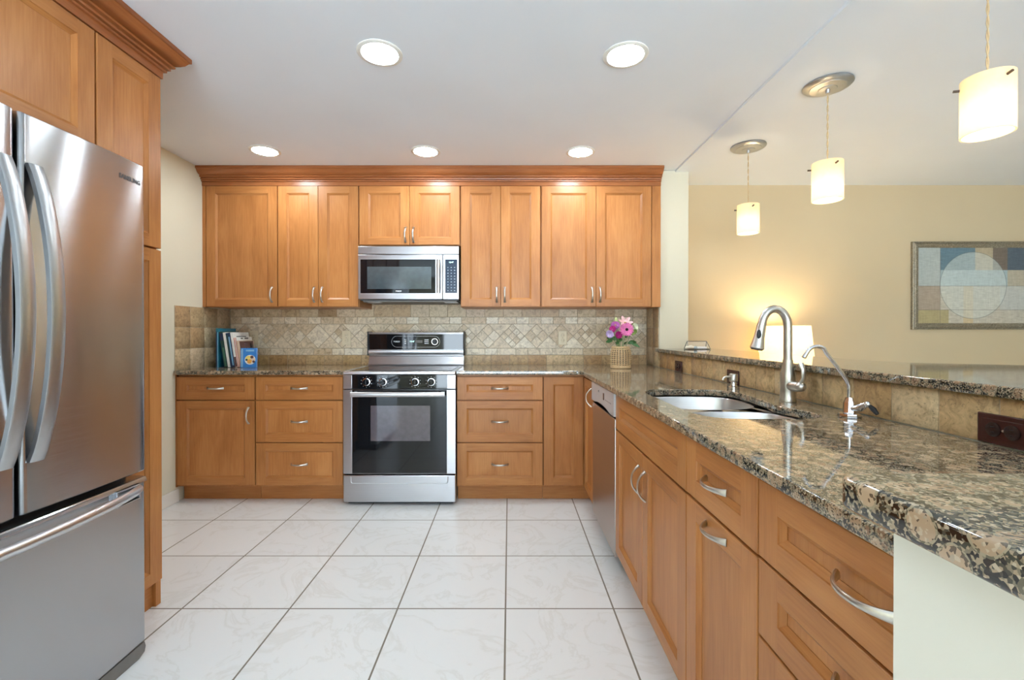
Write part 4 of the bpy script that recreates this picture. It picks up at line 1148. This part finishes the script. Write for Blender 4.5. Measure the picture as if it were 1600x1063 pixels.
def stem(mb, top, r=0.0022):
    top = Vector(top); a = Vector((bx + (top.x - bx) * 0.32, by + (top.y - by) * 0.40, ZT + 0.06)); b = Vector((bx + (top.x - bx) * 0.40, by + (top.y - by) * 0.48, ZT + 0.17))
    mb.tube([a, b, (b + top) / 2 + Vector((0, 0, 0.008)), top], r, 8)
def leaf(mb, p, d, L, w): petal(mb, p, Vector(d).cross(Vector((0, 0.3, 1))).cross(Vector(d)), 0, 0, 0, 0, 0, 0) if False else leaf2(mb, Vector(p), Vector(d).normalized(), L, w)
def leaf2(mb, p, d, L, w, n=8):
    s = d.cross(Vector((0.1, -1, 0.2))).normalized(); u = s.cross(d).normalized()
    A, M_, B = [], [], []
    for i in range(n):
        q = i / (n - 1); ww = w * math.sin(PI * min(0.97, 0.05 + 0.92 * q)) ** 0.9
        cpt = p + d * L * q + Vector((0, 0, -0.25 * L * q * q)); A.append(cpt + s * ww); B.append(cpt - s * ww); M_.append(cpt - u * ww * 0.3)
    vs = [[mb.bm.verts.new(x) for x in r] for r in (A, M_, B)]
    for a, b in zip(vs, vs[1:]):
        for i in range(n - 1): mb.bm.faces.new((a[i], a[i + 1], b[i + 1], b[i]))
def flower(label, pos, axis, layers, colm, centre, leaves=(), cat='flower', name='cut_flower'):
    t = thing(name, label, cat, (bx, by, ZT + 0.06), 'cut flowers in the basket')
    m = MB(); stem(m, Vector(pos) - Vector(axis).normalized() * 0.004); m.build('stem', stem_m, t)
    m = MB()
    for cnt, r0, r1, w, l0, l1, off in layers:
        for i in range(cnt): petal(m, pos, axis, 2 * PI * (i + off) / cnt, r0, r1 * random.uniform(0.94, 1.05), w, l0, l1)
    m.build('petals', colm, t, weld=False)
    if centre:
        m = MB(); m.lathe(pos, [(centre[0], -0.002), (centre[0], 0.004), (centre[0] * 0.7, 0.008), (0.0001, 0.009)], 20, Vector(axis).normalized()); m.build('flower_centre', centre[1], t)
    for p, d, L, w, lm in leaves:
        m = MB(); leaf(m, p, d, L, w); m.build('leaf', lm, t, weld=False)
    return t
pink = plain('gerbera_pink', (0.80, 0.20, 0.46), 0.5, 0, 0.15, 80)
magenta = plain('petal_magenta', (0.45, 0.02, 0.20), 0.5, 0, 0.2, 80)
purple = plain('petal_purple', (0.42, 0.10, 0.36), 0.5, 0, 0.2, 80)
lilac = plain('petal_lilac', (0.55, 0.42, 0.66), 0.5, 0, 0.15, 80)
lilypink = plain('lily_pink', (0.82, 0.48, 0.48), 0.45, 0, 0.2, 60)
whiteg = plain('petal_white_green', (0.66, 0.68, 0.48), 0.5, 0, 0.15, 60)
dkc = plain('dark_centre', (0.035, 0.010, 0.012), 0.8)
yc = plain('yellow_centre', (0.55, 0.38, 0.08), 0.8)
ax = (-0.05, -1, 0.10)
flower('large pink gerbera daisy with a dark centre at the front of the bouquet', (0.836, 3.258, 1.192), ax, [(20, 0.010, 0.051, 0.0082, 0.001, 0.004, 0), (18, 0.010, 0.043, 0.007, 0.004, 0.008, 0.5)], pink, (0.011, dkc),
       [((0.830, 3.275, 1.085), (-0.15, -0.6, 0.5), 0.05, 0.013, leaf_m)])
flower('small deep magenta flower just below left of the pink gerbera', (0.786, 3.282, 1.153), (-0.2, -1, 0.1), [(16, 0.002, 0.028, 0.007, 0.001, 0.004, 0), (12, 0.002, 0.020, 0.006, 0.004, 0.012, 0.5), (8, 0.001, 0.012, 0.005, 0.006, 0.016, 0.2)], magenta, None,
       [((0.790, 3.29, 1.095), (-0.6, -0.6, 0.25), 0.05, 0.014, leaf_m)])
flower('magenta-purple flower at the upper left of the bouquet', (0.742, 3.285, 1.194), (-0.4, -1, 0.3), [(14, 0.002, 0.026, 0.007, 0.001, 0.006, 0), (10, 0.002, 0.017, 0.006, 0.004, 0.012, 0.5)], magenta, None,
       [((0.76, 3.31, 1.12), (-0.8, -0.1, 0.4), 0.065, 0.016, leaf_m)])
flower('purple flower on top left of the bouquet, beside the lily bud', (0.765, 3.30, 1.222), (-0.2, -1, 0.5), [(18, 0.003, 0.034, 0.008, 0.001, 0.002, 0), (12, 0.003, 0.024, 0.007, 0.004, 0.008, 0.5)], purple, (0.006, yc))
flower('pale lilac flower hanging at the far left of the bouquet', (0.722, 3.28, 1.160), (-0.5, -1, -0.1), [(14, 0.003, 0.030, 0.008, 0.001, 0.006, 0), (9, 0.002, 0.018, 0.007, 0.005, 0.014, 0.4)], lilac, None,
       [((0.745, 3.30, 1.11), (-0.7, -0.3, 0.1), 0.06, 0.014, leaf_m)])
flower('open pink lily with pointed petals at the top of the bouquet', (0.846, 3.345, 1.242), (0.05, -0.75, 0.75), [(6, 0.004, 0.056, 0.014, 0.002, 0.020, 0.25)], lilypink, (0.006, yc),
       [((0.85, 3.345, 1.13), (0.3, 0.5, 0.8), 0.06, 0.014, leaf_m)])
flower('cluster of pale green-white petals at the right of the bouquet', (0.906, 3.305, 1.212), (0.5, -1, 0.3), [(12, 0.002, 0.030, 0.010, 0.001, 0.006, 0), (8, 0.002, 0.020, 0.008, 0.005, 0.014, 0.5)], whiteg, None,
       [((0.885, 3.30, 1.15), (0.25, -0.3, 0.7), 0.07, 0.022, leaf_l), ((0.87, 3.31, 1.10), (0.8, -0.3, -0.2), 0.075, 0.013, leaf_m), ((0.86, 3.32, 1.09), (0.7, -0.4, 0.4), 0.07, 0.016, leaf_m)])
t = thing('cut_flower', 'closed pale green lily bud standing at the top of the bouquet', 'flower', (bx, by, ZT + 0.06), 'cut flowers in the basket')
m = MB(); stem(m, (0.790, 3.362, 1.235)); m.build('stem', stem_m, t)
m = MB(); m.lathe((0.790, 3.362, 1.232), [(0.004, 0), (0.011, 0.010), (0.013, 0.025), (0.010, 0.042), (0.002, 0.054)], 12, (-0.15, 0, 1)); m.build('bud', plain('bud_green', (0.52, 0.58, 0.25), 0.5, 0, 0.2, 60), t)
m = MB()
for i in range(4): leaf(m, (0.80, 3.365, 1.10 + 0.008 * i), (math.cos(1.2 + 0.6 * i), 0.25, 0.4), 0.06, 0.014)
m.build('leaf', leaf_m, t, weld=False)

# ------------------------------------------------------------------ books
def book(label, x, y, w, dpt, h, lean, cover, spine_marks=(), cover_marks=(), rotz=0.0):
    t = thing('book', label, 'book', (x, y, ZT + 0.0006), 'books on the left worktop', rot=(0, -math.radians(lean), math.radians(rotz)), local=True)
    cv = cover
    m = MB(); m.box(0, w, 0, 0.003, 0, h, 0.001); m.box(0, 0.002, 0.0028, dpt, 0, h, 0.0006); m.box(w - 0.002, w, 0.0028, dpt, 0, h, 0.0006); m.build('cover', cv, t)
    m = MB(); m.box(0.0022, w - 0.0022, 0.0032, dpt - 0.003, 0.003, h - 0.003); m.build('pages', paper, t)
    if spine_marks:
        for z0, z1, x0, x1, mt in spine_marks:
            m = MB(); m.box(w * x0, w * x1, -0.0005, 0.0005, h * z0, h * z1); m.build('spine_print', mt, t)
    for y0, y1, z0, z1, mt in cover_marks:
        m = MB(); m.box(w - 0.0005, w + 0.0005, dpt * y0, dpt * y1, h * z0, h * z1); m.build('cover_print', mt, t)
    return t
ink = lambda n, c, r=0.35: plain('book_' + n, c, r, 0, 0.08, 40)
teal, navyb, dgreen, whiteb = ink('teal', (0.015, 0.16, 0.24)), ink('navy', (0.012, 0.030, 0.085)), ink('green', (0.012, 0.055, 0.050)), ink('white', (0.78, 0.77, 0.73))
lblue, redb, redl, tan_, brownb = ink('light_blue', (0.20, 0.42, 0.62)), ink('red', (0.52, 0.06, 0.04)), ink('coral', (0.62, 0.20, 0.13)), ink('tan', (0.68, 0.50, 0.36)), ink('brown', (0.11, 0.045, 0.04))
blueb, orange, yellowb, lav = ink('blue', (0.03, 0.20, 0.55)), ink('orange', (0.75, 0.35, 0.06)), ink('yellow', (0.80, 0.66, 0.18)), ink('lavender', (0.45, 0.40, 0.52))
yb = 3.405
book('tallest book, teal and navy, upright at the left end of the row', -2.188, yb, 0.018, 0.22, 0.292, 0, teal, [(0.0, 0.92, 0.05, 0.45, navyb), (0.0, 0.90, 0.62, 0.95, lblue)])
L_ = 8.5
book('dark green book leaning second from the left end', -2.1255, yb, 0.026, 0.20, 0.268, L_, dgreen, [(0.03, 0.55, 0.3, 0.7, ink('moss', (0.05, 0.16, 0.10))), (0.75, 0.95, 0.0, 0.99, navyb)])
book('slim white-spined book leaning between the dark green and navy books', -2.0985, yb, 0.019, 0.20, 0.262, L_, whiteb)
book('navy book with a pale blue stripe down its spine', -2.0785, yb, 0.034, 0.20, 0.258, L_, navyb, [(0.05, 0.88, 0.50, 0.80, lblue), (0.25, 0.95, 0.08, 0.36, dgreen)])
book('cream book with a tall white cover, right of the navy book', -2.0435, yb, 0.018, 0.21, 0.262, L_, whiteb, [(0.02, 0.30, 0.1, 0.9, brownb)], [(0.2, 0.8, 0.86, 0.89, dark_ink)])
book('white book with coral red stripes on its spine', -2.0245, yb, 0.024, 0.20, 0.226, L_, whiteb, [(0.0, 0.98, 0.05, 0.28, redl), (0.0, 0.98, 0.55, 0.75, redl)], [(0.25, 0.40, 0.93, 0.97, dark_ink), (0.5, 0.75, 0.93, 0.97, dark_ink), (0.1, 0.6, 0.05, 0.5, tan_)])
book('shorter book with a brown photo collage cover', -1.9995, yb - 0.01, 0.015, 0.20, 0.200, L_, tan_, [], [(0.05, 0.95, 0.62, 0.97, brownb), (0.35, 0.60, 0.55, 0.90, lav), (0.7, 0.95, 0.66, 0.92, whiteb), (0.1, 0.55, 0.30, 0.55, brownb), (0.3, 0.8, 0.10, 0.26, whiteb), (0.6, 0.9, 0.32, 0.52, lav)])
t = thing('book', 'small blue book with a round animal picture, facing the room at the right end', 'book', (-1.985, 3.37, ZT + 0.0006), 'books on the left worktop', rot=(math.radians(-4), 0, math.radians(14)), local=True)
m = MB(); m.box(0, 0.108, 0, 0.0025, 0, 0.145, 0.0006); m.box(0, 0.108, 0.0195, 0.022, 0, 0.145, 0.0006); m.box(0, 0.002, 0.0025, 0.0195, 0, 0.145); m.build('cover', blueb, t)
m = MB(); m.box(0.0022, 0.105, 0.0027, 0.0193, 0.002, 0.143); m.build('pages', paper, t)
for cx, cz_, r, mt, dd in ((0.064, 0.058, 0.036, whiteb, 0.0006), (0.054, 0.066, 0.022, yellowb, 0.0010), (0.080, 0.060, 0.017, tan_, 0.0012), (0.076, 0.078, 0.011, brownb, 0.0015), (0.060, 0.046, 0.016, orange, 0.0015), (0.040, 0.058, 0.008, dgreen, 0.0015), (0.088, 0.044, 0.009, brownb, 0.0017)):
    m = MB(); m.lathe((cx, 0, cz_), [(r, 0), (r, dd)], 24, (0, -1, 0)); m.build('cover_print', mt, t)
m = MB(); m.box(0.035, 0.09, -0.0006, 0.0004, 0.120, 0.133); m.build('cover_print', lblue, t)
m = MB(); m.box(0.004, 0.016, -0.0006, 0.0004, 0.004, 0.140); m.build('cover_print', lblue, t)

for o in bpy.data.objects:
    if '_local' in o: del o['_local']
